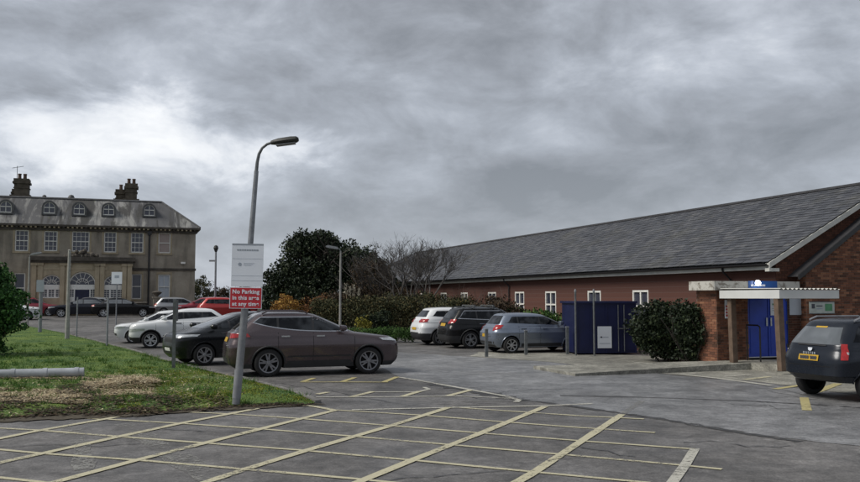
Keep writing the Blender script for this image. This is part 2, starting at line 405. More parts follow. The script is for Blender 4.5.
# ------------------------------------------------------------------ ground, car park, road
def sheet(name, xs, ys, dz, mat, fn=gz):
    mb = MB(); nx, ny = len(xs), len(ys)
    mb.v = [(x, y, fn(x, y) + dz) for y in ys for x in xs]
    mb.f = [(j*nx+i, j*nx+i+1, (j+1)*nx+i+1, (j+1)*nx+i) for j in range(ny-1) for i in range(nx-1)]; mb.m = [0]*len(mb.f)
    return struct(mb.build(name, mat, smooth=True))
def rng(a, b, s): return list(np.arange(a, b + s*.5, s))
sheet('ground', [-900, -300, -120] + rng(-90, 60, 6) + [120, 300, 900], [-300, -60] + rng(-20, 110, 6) + [200, 500, 1200], -.03, 'far_ground')
car_park = sheet('car_park', rng(-60, 34, 2), rng(-12, 74, 2), 0.0, 'asphalt')

def flat(name, pts, dz, mat, parent=None):
    me = bpy.data.meshes.new(name); me.from_pydata([(p[0], p[1], dz) for p in pts], [], [tuple(range(len(pts)))])
    me.materials.append(M_(mat)); return link(name, me, parent)
def wob(pts, n=6, amp=.06):
    o = []
    for a, b in zip(pts, pts[1:] + pts[:1]):
        for k in range(n):
            q = Vector(a).lerp(Vector(b), k/n)
            o.append((q.x + random.uniform(-amp, amp), q.y + random.uniform(-amp, amp)))
    return o
rp = [G(*p).xy for p in ((392, 352), (378, 366), (398, 377), (455, 388), (520, 400), (600, 410), (700, 426), (800, 440), (1000, 462), (1050, 405), (880, 399), (760, 383), (690, 377), (600, 368), (545, 362), (470, 357))]
road = struct(flat('road', wob([tuple(p) for p in rp], 8, .07), .006, 'road_asphalt'))
ap = [G(*p).xy for p in ((470, 356.5), (545, 361.5), (600, 367.5), (690, 376.5), (760, 382), (880, 398), (1000, 408), (1000, 372), (760, 362), (640, 356), (560, 353), (480, 352))]
apron = struct(flat('worn_apron', wob([tuple(p) for p in ap], 6, .05), .005, 'concrete_path'))
def strip_pts(pts, w):
    L, Rr = [], []
    for i, p in enumerate(pts):
        a = pts[max(i-1, 0)]; b = pts[min(i+1, len(pts)-1)]
        d = (b - a).normalized(); n = Vector((-d.y, d.x))
        ww = w[i] if isinstance(w, list) else w
        L.append(p + n*ww/2); Rr.append(p - n*ww/2)
    return L, Rr
def line(pix, w, mat, dz=.011, name='painted_line', parent=None, dens=4, rag=0.0):
    P = [G(*p).xy for p in pix]; pts = []
    for a, b in zip(P, P[1:]):
        for k in range(dens): pts.append(a.lerp(b, k/dens))
    pts.append(P[-1])
    ws = [w*random.uniform(1-rag, 1+rag) for _ in pts] if rag else w
    L, Rr = strip_pts(pts, ws); n = len(pts)
    me = bpy.data.meshes.new(name); me.from_pydata([(q.x, q.y, dz) for q in L + Rr], [], [(i, i+n, i+n+1, i+1) for i in range(n-1)])
    me.materials.append(M_(mat)); return link(name, me, parent if parent is not None else car_park)
# the yellow hatching: one object for each painted line
for pix in (((-14, 423), (26, 416)), ((-14, 441.8), (40, 431), (105, 419.5), (152, 411.2)), ((-14, 466.4), (43, 454), (119, 437.2), (181, 423.8), (270, 406.5)),
            ((42, 486.5), (138, 460.5), (205, 443.7), (261, 429.4), (336, 410.5)), ((194, 487), (246, 469.8), (308, 450.6), (390, 426.6), (449, 407.8)),
            ((346, 488), (413, 460.5), (482, 433.3), (545, 407)), ((505, 490), (535, 472.6), (584, 440), (622, 414.9))):
    line(pix, .135, 'yellow_paint', .012, rag=.10)
line(((622, 414.9), (642, 401.5)), .13, 'faded_paint', .012)
line(((666, 492), (685, 466), (695, 449.3)), .13, 'white_paint', .012)
for pix in (((41, 416.7), (105, 419.5), (181, 423.8), (261, 429.4), (354, 436.8), (440, 444.3), (563, 455), (685, 466), (722, 469.8)),
            ((-14, 427.8), (40, 430.7), (119, 437), (205, 443.5), (300, 450.6), (413, 460.7), (535, 472.6), (650, 483.5)),
            ((-14, 448.8), (43, 454), (138, 460.6), (246, 469.8), (358, 479.6), (450, 489)), ((-14, 476.6), (60, 484.8)),
            ((168, 411.5), (233, 414.4), (300, 419), (390, 426), (482, 433.6), (584, 441.6), (695, 449.6)),
            ((336, 410.4), (425, 415.8), (506, 422.5), (580, 428), (655, 433)), ((452, 407.4), (532, 413), (580, 416.2), (644, 419.4))):
    line(pix, .09, 'yellow_paint', .009, rag=.12)
line(((352, 410.3), (440, 408.2), (545, 406.2), (592, 404)), .12, 'white_paint', .0105)
line(((300, 405), (315, 407), (334, 410.6)), .13, 'yellow_paint', .0115)
line(((397, 377.2), (420, 381), (470, 390), (508, 397), (519, 400.5), (516, 402.5)), .12, 'white_paint', .0115)
line(((300, 382.3), (345, 382.2), (388, 382.4)), .11, 'yellow_bright', .009)
for a, b in (((384, 382.4), (397, 377.2)), ((342, 382.2), (355, 377.8)), ((303, 382), (314, 378.4))): line((a, b), .14, 'yellow_bright', .012)
line(((316, 397.4), (405, 397), (460, 396.3), (512, 398.8)), .10, 'white_paint', .009)
line(((372, 392.3), (418, 392.2), (429, 389.5), (424, 387.5)), .10, 'white_paint', .0095)
for a, b in (((351, 397.4), (373, 392)), ((402, 397), (420, 391.6)), ((448, 396.2), (471, 390.3)), ((317, 394.6), (328, 392.6))): line((a, b), .14, 'yellow_paint', .012)
line(((449, 401.8), (516, 401)), .12, 'faded_paint', .0095)
line(((123, 424), (150, 441), (180, 459), (220, 486)), .34, 'faded_paint', .0075, rag=.3)
line(((70, 427), (82, 446), (84, 470)), .25, 'faded_paint', .0075, rag=.3)
# marks by the bollards and the entrance
for pix, w, m in ((((604, 366), (622, 369.5), (648, 373)), .16, 'yellow_bright'), (((630, 362), (665, 366)), .22, 'white_paint'), (((680, 374.5), (720, 379), (772, 386)), .16, 'white_paint'),
                  (((722, 377), (752, 375)), .16, 'white_paint'), (((745, 380), (770, 377)), .16, 'yellow_paint'), (((775, 389.5), (802, 385.5)), .16, 'yellow_bright'),
                  (((816, 392.5), (838, 384)), .2, 'yellow_bright'), (((804, 398), (807, 411)), .17, 'yellow_bright'), (((560, 367.5), (580, 369)), .18, 'white_paint'), (((670, 367), (690, 370)), .25, 'white_paint')):
    line(pix, w, m, .0135, parent=apron)
# dark tar seams and broken edges in the tarmac
for pix, w in ((((498, 398), (540, 402), (600, 410.5), (660, 419), (740, 433), (800, 442)), .16), (((560, 396), (640, 397.5), (740, 401), (830, 406), (900, 411)), .15),
               (((430, 384), (470, 391), (520, 399)), .35)):
    o = line(pix, w, 'tar_worn', .0078, name='tar_seam', parent=road, dens=9, rag=.75)
random.seed(77)
for k in range(16):
    x, y = random.uniform(20, 850), random.choice((random.uniform(425, 478), random.uniform(385, 420)))
    if y < 412 and x < 340: continue
    pts = [(x, y)]; dx, dy = random.choice((-1, 1))*random.uniform(10, 22), random.uniform(-3, 3)
    for j in range(random.randint(5, 9)): x += dx*random.uniform(.5, 1.3); y = min(488, max(383, y+dy+random.uniform(-2.2, 2.2))); pts.append((x, y))
    line(pts, .022, 'tar', .0088, name='crack', dens=3, rag=.6)
# ------------------------------------------------------------------ the grass verge with its kerb
kerb_pix = [(318, 403.5), (295, 393), (250, 381), (205, 371), (163, 360), (130, 350), (95, 341), (62, 332)]
kp = [GT(*p) for p in kerb_pix] + [Vector((-30, 58, .55))]
def verge_h(x, y):
    return gz(x, y) + .10
front = [G(*p).xy for p in ((312, 404), (270, 405.5), (236, 408), (190, 410), (150, 413), (110, 414.5), (60, 416), (0, 418.5), (-80, 424))]
poly = [Vector((p.x, p.y)) for p in kp] + [Vector((-60, 58)), Vector((-45, 14))] + [Vector(p) for p in reversed(front)]
def inside(x, y, P=poly):
    c = False; j = len(P)-1
    for i in range(len(P)):
        if (P[i].y > y) != (P[j].y > y) and x < (P[j].x-P[i].x)*(y-P[i].y)/(P[j].y-P[i].y)+P[i].x: c = not c
        j = i
    return c
# terrain-following sheet: rows across the verge between its front edge and its kerb edge
def xr_at(y):
    for a, b in zip(kp, kp[1:]):
        if a.y <= y <= b.y: return a.x + (b.x-a.x)*(y-a.y)/(b.y-a.y)
    return kp[-1].x if y > kp[-1].y else kp[0].x
FXS, FYS = (np.array(q) for q in zip(*sorted([(p.x, p.y) for p in front])))
FTAB = (np.interp(np.arange(-70, 5, .05), FXS, FYS) + .10*np.sin(np.arange(1500)*.11) + .07*np.sin(np.arange(1500)*.37+1) + RNG.normal(0, .035, 1500)).tolist()
def front_y(x): return FTAB[min(max(int((x+70)*20), 0), len(FTAB)-1)]
XTAB = None
def turf_z(x, y):
    e = min(xr_at(y) - x, (y - front_y(x))*.6)
    n = math.sin(x*1.7+y*.6)*.012 + math.sin(x*.7-y*1.9)*.016
    return gz(x, y) + .03 + .07*sm(e/.8) + n*sm(e/.6)
XTAB = [xr_at(.05*k) for k in range(1400)]
def xr_at(y): return XTAB[min(max(int(y*20), 0), 1399)]
mb = MB(); cols = 60; rows = []
ys = rng(14.0, 20, .25) + rng(20.5, 36, .5) + rng(37, 58, 1)
for y in ys:
    x1 = xr_at(y) - .06; x0 = -62
    rows.append([x0 + (x1-x0)*(1-(1-i/(cols-1))**2.6) for i in range(cols)])
for y, r in zip(ys, rows):
    for x in r:
        yy = max(y, front_y(x)); mb.v.append((x, yy, turf_z(x, yy)))
for j in range(len(ys)-1):
    for i in range(cols-1): mb.f.append((j*cols+i, j*cols+i+1, (j+1)*cols+i+1, (j+1)*cols+i)); mb.m.append(0)
verge = struct(mb.build('grass_verge', 'turf', smooth=True))
# kerb stones, each its own piece
for a, b in zip(kp[:-1], kp[1:]):
    L = (b-a).length; n = max(1, round(L/.92)); d = (b-a)/n; ang = math.atan2(d.y, d.x)
    for k in range(n):
        m = a + d*(k+.5)
        if m.y > 46: continue
        k_ = MB().box(-d.length/2+.006, d.length/2-.006, -.06, .06, -.1, .055+random.uniform(-.010, .010))
        o = k_.build('kerb_stone', 'kerb_stone', verge); o.location = m + Vector((0, 0, gz(m.x, m.y)-m.z)); o.rotation_euler = (0, 0, ang+random.uniform(-.01, .01))
# bare earth along the broken front edge
e_pts = [G(*p).xy for p in ((322, 405), (270, 408.5), (236, 410.5), (190, 412.5), (150, 416), (110, 418.5), (60, 420), (0, 423), (-80, 430), (-80, 405), (0, 400), (100, 401), (180, 403), (250, 401), (300, 401))]
struct(flat('earth_edge', wob([tuple(p) for p in e_pts], 7, .10), .0165, 'earth'))

def mesh_np(name, V, Fc, mat, parent=None):
    me = bpy.data.meshes.new(name); k = Fc.shape[1]
    me.vertices.add(len(V)); me.vertices.foreach_set('co', np.asarray(V, np.float32).ravel())
    me.loops.add(Fc.size); me.loops.foreach_set('vertex_index', Fc.astype(np.int32).ravel())
    me.polygons.add(len(Fc)); me.polygons.foreach_set('loop_start', np.arange(0, Fc.size, k, dtype=np.int32))
    me.update(calc_edges=True); me.materials.append(M_(mat)); return link(name, me, parent)
def blades(P, h, w, lean=.5):
    n = len(P); a = RNG.uniform(0, 2*np.pi, n); hh = h*RNG.uniform(.5, 1.3, n); ww = w*RNG.uniform(.6, 1.3, n)
    dx, dy = np.cos(a)*ww, np.sin(a)*ww; l = RNG.normal(0, lean, (n, 2))*hh[:, None]
    V = np.empty((n, 3, 3)); V[:, 0] = P - np.stack([dx, dy, 0*dx], 1); V[:, 1] = P + np.stack([dx, dy, 0*dx], 1)
    V[:, 2] = P + np.stack([l[:, 0], l[:, 1], hh], 1)
    return V.reshape(-1, 3), np.arange(n*3).reshape(n, 3)
def scatter(n, fy0, fy1, dens=None):
    out = []
    while len(out) < n:
        y = fy0 * (fy1/fy0)**random.random(); x1 = xr_at(y)-.08
        x = x1 - random.random()*min(.62*y, 22)
        if x < -.56*y or y < front_y(x): continue
        if dens and random.random() > dens(x, y): continue
        out.append((x, y, turf_z(x, y)-.01))
    return np.array(out)
# where the photograph shows straw, earth and moss on the verge
def pxy(x, y):
    return CX + F*x/y, HOR + F*(EYE-.1)/y
def n2(x, y): return .5+.25*math.sin(x*2.3+1.3*math.sin(y*1.7))+.25*math.sin(y*2.9+1.1*math.sin(x*3.1))
def z_straw(x, y):
    px, py = pxy(x, y); b = 0
    if px < 160 and 374.5 < py < 386 and not (px < 97 and py > 378): b = .95
    if px < 92 and 388.5 < py < 402: b = max(b, .95)
    if 85 < px < 155 and 380 < py < 395: b = max(b, .85)
    return max(b*max(0, min(1, 2.4*n2(x*1.7, y*1.9)-.2)), .025 if py > 371 and px < 230 else 0)
def z_grass(x, y):
    px, py = pxy(x, y)
    if z_straw(x, y) > .35: return .06
    if py > 401: return .7 if px < 150 else .35*n2(x, y)
    if px > 150 and py > 372: return .35+.4*n2(x, y)
    return 1
def z_moss(x, y):
    px, py = pxy(x, y)
    return (1 if (px > 120 and py > 366 and py < 404) else .10)*n2(x*1.2, y*.9)**2
V, Fc = blades(scatter(42000, 14.3, 48, z_grass), .04, .008); stuff(tag(mesh_np('lawn_grass', V, Fc, 'grass_blades'), 'short green grass covering the verge beside the kerb', 'grass'))
V, Fc = blades(scatter(24000, 15.6, 34, z_moss), .03, .012); stuff(tag(mesh_np('moss', V, Fc, 'moss_blades'), 'yellow green moss patches on the verge by the leaning lamp column', 'moss'))
tc_ = scatter(330, 15.8, 36, z_grass)
tp_ = (tc_[:, None, :]+np.concatenate([RNG.normal(0, .06, (330, 22, 2)), np.zeros((330, 22, 1))], 2)).reshape(-1, 3)
V, Fc = blades(tp_, .13, .008, .45); stuff(tag(mesh_np('grass_tufts', V, Fc, 'grass_blades'), 'taller rough grass tufts scattered over the verge', 'grass'))
def strawbits(P, L, w):
    n = len(P); a = RNG.uniform(0, 2*np.pi, n); t = RNG.normal(.03, .12, n); l = L*RNG.uniform(.4, 1.3, n)
    d = np.stack([np.cos(a)*np.cos(t), np.sin(a)*np.cos(t), np.abs(np.sin(t))], 1)*l[:, None]
    s = np.stack([-np.sin(a), np.cos(a), 0*a], 1)*w
    V = np.empty((n, 4, 3)); V[:, 0] = P-s; V[:, 1] = P+s; V[:, 2] = P+s+d; V[:, 3] = P-s+d
    return V.reshape(-1, 3), np.arange(4*n).reshape(n, 4)
Ps = scatter(42000, 14.6, 23, z_straw)
def mound(P, c, r, h):
    d = np.hypot((P[:, 0]-c[0])/r[0], (P[:, 1]-c[1])/r[1]); P[:, 2] += h*np.clip(1-d*d, 0, 1); return P
hc = G(143, 386, .1); Ps[:, 2] += RNG.uniform(0, .03, len(Ps)); Ps = mound(Ps, hc, (1.0, .7), .10)
V, Fc = strawbits(Ps, .10, .008); stuff(tag(mesh_np('cut_straw', V, Fc, 'straw'), 'pale dry cut grass lying in strips on the verge', 'straw'))
def z_leaf(x, y):
    px, py = pxy(x, y); return (1 if (py > 396 and px < 230) else (.8 if 60 < px < 120 and 384 < py < 401 else .04))*n2(x*2, y*2)
Pl = scatter(6500, 14.3, 22, z_leaf); Pl[:, 2] += RNG.uniform(0, .04, len(Pl))
fx_ = RNG.uniform(-11, -2.35, 5000)[:2300]; fy_ = np.array([front_y(q) for q in fx_]) + RNG.normal(-.04, .13, 2300)
Pl = np.concatenate([Pl, np.stack([fx_, fy_, RNG.uniform(.018, .04, 2300)], 1)])
hm = G(74, 394, .1); Pl = mound(Pl, hm, (.55, .5), .22)
V, Fc = strawbits(Pl, .05, .022); stuff(tag(mesh_np('leaf_litter', V, Fc, 'dead_leaf'), 'brown rotting leaf litter along the broken edge of the verge', 'leaf litter'))

# ------------------------------------------------------------------ old stone house
hc0 = AT(194.5, 300, 72.8); OH = (hc0.x, hc0.y); hz0 = gz(*OH)
house = thing('stone_house', 'old two storey stone house with hipped slate roof, round dormers and arched porch windows', 'house', (OH[0], OH[1], 0), UA)
HW, HD = 24.0, 13.0
EV = hit(194, 229, OH)[1]
def wall_holes(mb, x0, x1, z0, z1, holes, y=0.0, rev=.16, mi=0):
    xs = sorted({x0, x1, *[h[0] for h in holes], *[h[1] for h in holes]}); zs = sorted({z0, z1, *[h[2] for h in holes], *[h[3] for h in holes]})
    for a, b in zip(xs, xs[1:]):
        for c, d in zip(zs, zs[1:]):
            mxx, mz = (a+b)/2, (c+d)/2
            if any(h[0] < mxx < h[1] and h[2] < mz < h[3] for h in holes): continue
            mb.quad((a, y, c), (b, y, c), (b, y, d), (a, y, d), mi)
    for h in holes:
        a, b, c, d = h[:4]
        if len(h) > 4:                          # arched head: spandrels and curved reveal
            r = (b-a)/2; cx = (a+b)/2; zc_ = d-r; n = 14
            arc = [(cx - r*math.cos(math.pi*k/n), zc_ + r*math.sin(math.pi*k/n)) for k in range(n+1)]
            for (p, q), (s_, t_) in zip(arc, arc[1:]):
                mb.quad((p, y, q), (s_, y, t_), (s_, y, d), (p, y, d), mi)
                mb.quad((p, y, q), (p, y+rev, q), (s_, y+rev, t_), (s_, y, t_), mi)
            mb.quad((a, y, c), (a, y, zc_), (a, y+rev, zc_), (a, y+rev, c), mi); mb.quad((b, y, c), (b, y+rev, c), (b, y+rev, zc_), (b, y, zc_), mi)
        else:
            mb.quad((a, y, c), (a, y, d), (a, y+rev, d), (a, y+rev, c), mi); mb.quad((b, y, c), (b, y+rev, c), (b, y+rev, d), (b, y, d), mi)
            mb.quad((a, y, d), (b, y, d), (b, y+rev, d), (a, y+rev, d), mi)
        mb.quad((a, y, c), (a, y+rev, c), (b, y+rev, c), (b, y, c), mi)
def sash(parent, a, b, c, d, y, nx=3, nz=4, glass='window_glass', fw=.075, bar=.028, upper_only=False):
    w = MB().box(a+.01, b-.01, y+.10, y+.115, c+.01, d-.01).build('window', glass, parent)
    f = MB(); f.box(a, a+fw, y, y+.09, c, d).box(b-fw, b, y, y+.09, c, d).box(a+fw, b-fw, y, y+.09, d-fw, d).box(a+fw, b-fw, y-.03, y+.09, c, c+fw)
    m = (c+d)/2; f.box(a+fw, b-fw, y+.02, y+.095, m-.035, m+.035)
    f.build('frame', 'sash_paint', w)
    gl = MB()
    for k in range(1, nx):
        x = a + (b-a)*k/nx; gl.box(x-bar/2, x+bar/2, y+.05, y+.098, c+fw, d-fw)
    for k in range(1, nz):
        if k*2 == nz: continue
        z = c + (d-c)*k/nz; gl.box(a+fw, b-fw, y+.055, y+.097, z-bar/2, z+bar/2)
    if gl.v: stuff(gl.build('glazing_bar', 'sash_paint', w))
    return w
up = [hit(p, 240, OH)[0] for p in (15, 28.5, 44, 57.5, 72, 89.5, 104, 116.5, 131, 143.5, 158.5, 170.5)]
uz = [(hit(p, t_, OH)[1], hit(p, b_, OH)[1]) for p, t_, b_ in ((21, 230, 251), (50, 231, 251), (80, 231.5, 251.5), (110, 232, 252.3), (137, 232.5, 252.6), (164, 233, 253))]
wins = [(up[2*i], up[2*i+1], uz[i][1], uz[i][0]) for i in range(6)]
gwin = [(hit(131.5, 285, OH)[0], hit(141.5, 285, OH)[0], hit(136, 299, OH)[1], hit(136, 274, OH)[1]), (hit(158, 285, OH)[0], hit(170, 285, OH)[0], hit(164, 299, OH)[1], hit(164, 274.5, OH)[1]),
        (hit(14, 285, OH)[0], hit(25, 285, OH)[0], hit(20, 303, OH)[1], hit(20, 273, OH)[1])]
extra = [(-HW+2.4, -HW+3.5, wins[0][2], wins[0][3]), (-HW+5.2, -HW+6.3, wins[0][2], wins[0][3])]
mb = MB(); wall_holes(mb, -HW, 0, -.2, EV-.05, wins+gwin+extra)
mb.quad((0, 0, -.2), (0, HD, -.2), (0, HD, EV-.05), (0, 0, EV-.05)); mb.quad((-HW, HD, -.2), (-HW, 0, -.2), (-HW, 0, EV-.05), (-HW, HD, EV-.05)); mb.quad((0, HD, -.2), (-HW, HD, -.2), (-HW, HD, EV-.05), (0, HD, EV-.05))
mb.build('wall', 'stone', house)
for i, w_ in enumerate(wins+extra):
    if i == 5: sash(house, *w_, .07, 1, 2, 'blind')
    else: sash(house, *w_, .07, 4 if i == 2 else 3, 4)
sash(house, *gwin[0], .07, 1, 2); sash(house, *gwin[1], .07, 2, 2, 'sign_grey'); sash(house, *gwin[2], .07, 1, 2)
for a, b, c, d in wins + gwin[:2]:
    MB().box(a-.16, b+.16, -.09, .0, c-.16, c-.02).build('window_sill', 'pale_stone', house)
    MB().box(a-.14, b+.14, -.035, .0, d+.02, d+.22).build('lintel', 'pale_stone', house)
    for q in (a-.14, b+.02): MB().box(q, q+.12, -.03, .0, c, d).build('jamb', 'pale_stone', house)
# eaves cornice with its row of brackets, the string course, the drainpipe
MB().prism([(0, 0), (0, 0)], 0, 0) if False else None
MB().box(-HW-.3, .38, -.42, HD+.4, EV-.1, EV+.06).build('eaves_cornice', 'dark_stone', house)
MB().box(-HW-.1, .12, -.14, -.0, EV-.42, EV-.2).build('cornice_band', 'dark_stone', house)
for k in range(70):
    x = -.1 - k*.345
    MB().box(x-.07, x+.07, -.36, -.002, EV-.22, EV-.1).build('bracket', 'pale_stone' if k % 5 else 'dark_stone', house)
sz = hit(170, 269.5, OH)[1]
MB().box(-7.2, .07, -.1, 0, sz-.1, sz+.1).build('string_course', 'dark_stone', house)
dp = hit(149, 260, OH)[0]
MB().tube([(dp, -.14, 0.4), (dp, -.14, EV-.5), (dp, -.36, EV-.12)], .075, 8).box(dp-.16, dp+.16, -.32, -.04, EV-.62, EV-.32).build('drainpipe', 'pipe_black', house)
MB().box(hit(183, 262, OH)[0]-.18, hit(183, 262, OH)[0]+.18, -.3, -.02, hit(183, 263, OH)[1]-.08, hit(183, 263, OH)[1]+.08).build('wall_light', 'sash_paint', house)
# roof
RT = hit(160, 202.3, OH, 2.7)[1]; RS = 2.75
roof = MB()
a = [(-HW-.28, -.40, EV+.06), (.36, -.40, EV+.06), (.36, HD+.4, EV+.06), (-HW-.28, HD+.4, EV+.06)]
b = [(-HW+RS, RS, RT), (-RS, RS, RT), (-RS, HD-RS, RT), (-HW+RS, HD-RS, RT)]
roof.add(a+b, [(0, 1, 5, 4), (1, 2, 6, 5), (2, 3, 7, 6), (3, 0, 4, 7), (4, 5, 6, 7)])
rf = roof.build('roof', 'old_slate', house)
MB().tube([(-HW+RS, RS, RT+.02), (-RS, RS, RT+.02)], .11, 6).tube([(-RS, RS, RT+.02), (.34, -.38, EV+.08)], .09, 6).build('ridge_capping', 'lead', rf)
slope = (RT-EV-.06)/(RS+.40)
def dormer(px, py):
    x, z = hit(px, py, OH, 1.1); w, h = .43, .40
    y0 = (z-h-.25-EV-.06)/slope-.40-.02           # where its front meets the slope
    n = 12; out = [(-w-.14, -.55)] + [(-(w+.14)*math.cos(math.pi*k/n), (w+.14)*math.sin(math.pi*k/n)) for k in range(n+1)] + [(w+.14, -.55)]
    inn = [(-w, -.5)] + [(-w*math.cos(math.pi*k/n), w*math.sin(math.pi*k/n)) for k in range(n+1)] + [(w, -.5)]
    hood = MB(); L = 2.0; m = len(out)
    vs = [(x+p, y0, z+q) for p, q in out] + [(x+p, y0, z+q) for p, q in inn] + [(x+p, y0+L, z+q) for p, q in out] + [(x+p, y0+.14, z+q) for p, q in inn]
    fs = [(i, i+1, m+i+1, m+i) for i in range(m-1)] + [(i+1, i, 2*m+i, 2*m+i+1) for i in range(m-1)] + [(m+i, m+i+1, 3*m+i+1, 3*m+i) for i in range(m-1)]
    hood.add(vs, fs); hood.box(x-w-.14, x+w+.14, y0-.05, y0+.14, z-.62, z-.5)
    d = hood.build('dormer', 'lead', house, smooth=True)
    wv = [(x+p, y0+.10, z+q) for p, q in inn]
    MB().add(wv, [tuple(range(m))]).build('window', 'window_glass', d)
    fr = MB(); 
    for i in range(m-1): fr.tube([(x+inn[i][0]*.96, y0+.07, z+inn[i][1]*.96), (x+inn[i+1][0]*.96, y0+.07, z+inn[i+1][1]*.96)], .026, 4)
    fr.box(x-w, x+w, y0+.03, y0+.09, z-.5, z-.42).box(x-w, x+w, y0+.05, y0+.09, z-.03, z+.03).box(x-.02, x+.02, y0+.05, y0+.088, z-.42, z+.46)
    fr.build('frame', 'sash_paint', d)
for q in ((6.6, 207), (49.8, 208), (79.6, 209.2), (108.8, 209.8), (149.3, 210.5), (-40, 205)): dormer(*q)
def chimney(px, pyt, pyb, wpx, yl, pots, depth=.9):
    x, zt = hit(px, pyt, OH, yl); zb = hit(px, pyb, OH, yl)[1]; w = wpx/F*74/.943/2
    c = MB().box(x-w, x+w, yl, yl+depth, zb-1.2, zt-.55).box(x-w-.12, x+w+.12, yl-.12, yl+depth+.12, zt-.55, zt-.38).box(x-w-.05, x+w+.05, yl-.05, yl+depth+.05, zt-.38, zt-.12).box(x-w-.2, x+w+.2, yl-.2, yl+depth+.2, zb-.45, zb+.1)
    c.box(x-w-.06, x+w+.06, yl-.06, yl+depth+.06, zt-.95, zt-.88)
    o = c.build('chimney', 'chimney_stone', house)
    for k in range(pots):
        xx = x + (k-(pots-1)/2)*.42
        MB().lathe([(.15, zt-.12), (.13, zt+.25), (.16, zt+.27), (.15, zt+.36), (.10, zt+.36), (.09, zt)], 12, c=(xx, yl+depth/2, 0)).build('chimney_pot', 'terracotta', o, smooth=True)
chimney(21.5, 177, 196, 12, 4.2, 2, 1.3); chimney(15.5, 187.5, 196, 5, 5.0, 0, .8)
chimney(131.5, 182, 200, 10.5, 4.2, 2, 1.2); chimney(121, 188, 200, 9, 5.4, 1, 1.0)
for px, pr in ((44, .22), (71, .3)):
    x, z = hit(px, 198, OH, RS); MB().lathe([(.0, z+.32), (pr*.6, z+.26), (pr, z), (pr, z-.3)], 10, c=(x, RS+.3, 0)).build('roof_vent', 'lead', rf, smooth=True)
x, z = hit(20.5, 176, OH, 4.6)
MB().tube([(x-.3, 4.9, z-.2), (x-.3, 4.9, z+.9)], .025, 5).tube([(x-.7, 4.9, z+.7), (x+.2, 4.9, z+.9)], .02, 5).tube([(x-.55, 4.7, z+.73), (x-.55, 5.1, z+.73)], .015, 4).build('aerial', 'dull_steel', house)
# projecting porch range with the three arched windows
PY = -1.3
p0 = hit(32, 285, OH, PY)[0]; p1 = hit(131, 285, OH, PY)[0]; pt = hit(80, 257, OH, PY)[1]; pc = hit(80, 263, OH, PY)[1]
def arch(px, half, pyb, pyt): 
    x = hit(px, 285, OH, PY)[0]; w = half/F*70.5/.975
    return (x-w, x+w, hit(px, pyb, OH, PY)[1], hit(px, pyt, OH, PY)[1], 1)
A = [arch(51.5, 9.3, 298, 274.5), arch(82.3, 12.2, 303, 271.5), arch(113.6, 9.3, 298.5, 275)]
mb = MB(); wall_holes(mb, p0, p1, -.2, pc, A, PY, .2)
mb.quad((p1, PY, -.2), (p1, 0, -.2), (p1, 0, pc), (p1, PY, pc)); mb.quad((p0, 0, -.2), (p0, PY, -.2), (p0, PY, pc), (p0, 0, pc))
mb.build('porch_wall', 'pale_stone', house)
MB().box(p0-.15, p1+.15, PY-.2, .0, pc-.02, pc+.16).box(p0-.3, p1+.3, PY-.36, .02, pc+.16, pt).build('porch_cornice', 'dark_stone', house)
MB().box(p0+.05, p1-.05, PY-.05, PY-.001, pc-.55, pc-.42).build('porch_band', 'pale_stone', house)
for px in (33.5, 40, 62, 68, 97, 102, 124, 129.5):
    x = hit(px, 285, OH, PY)[0]
    MB().box(x-.17, x+.17, PY-.10, PY-.002, .3, pc-.24).box(x-.23, x+.23, PY-.16, PY-.003, pc-.24, pc-.02).box(x-.22, x+.22, PY-.15, PY-.003, .0, .9).build('pilaster', 'pale_stone', house)
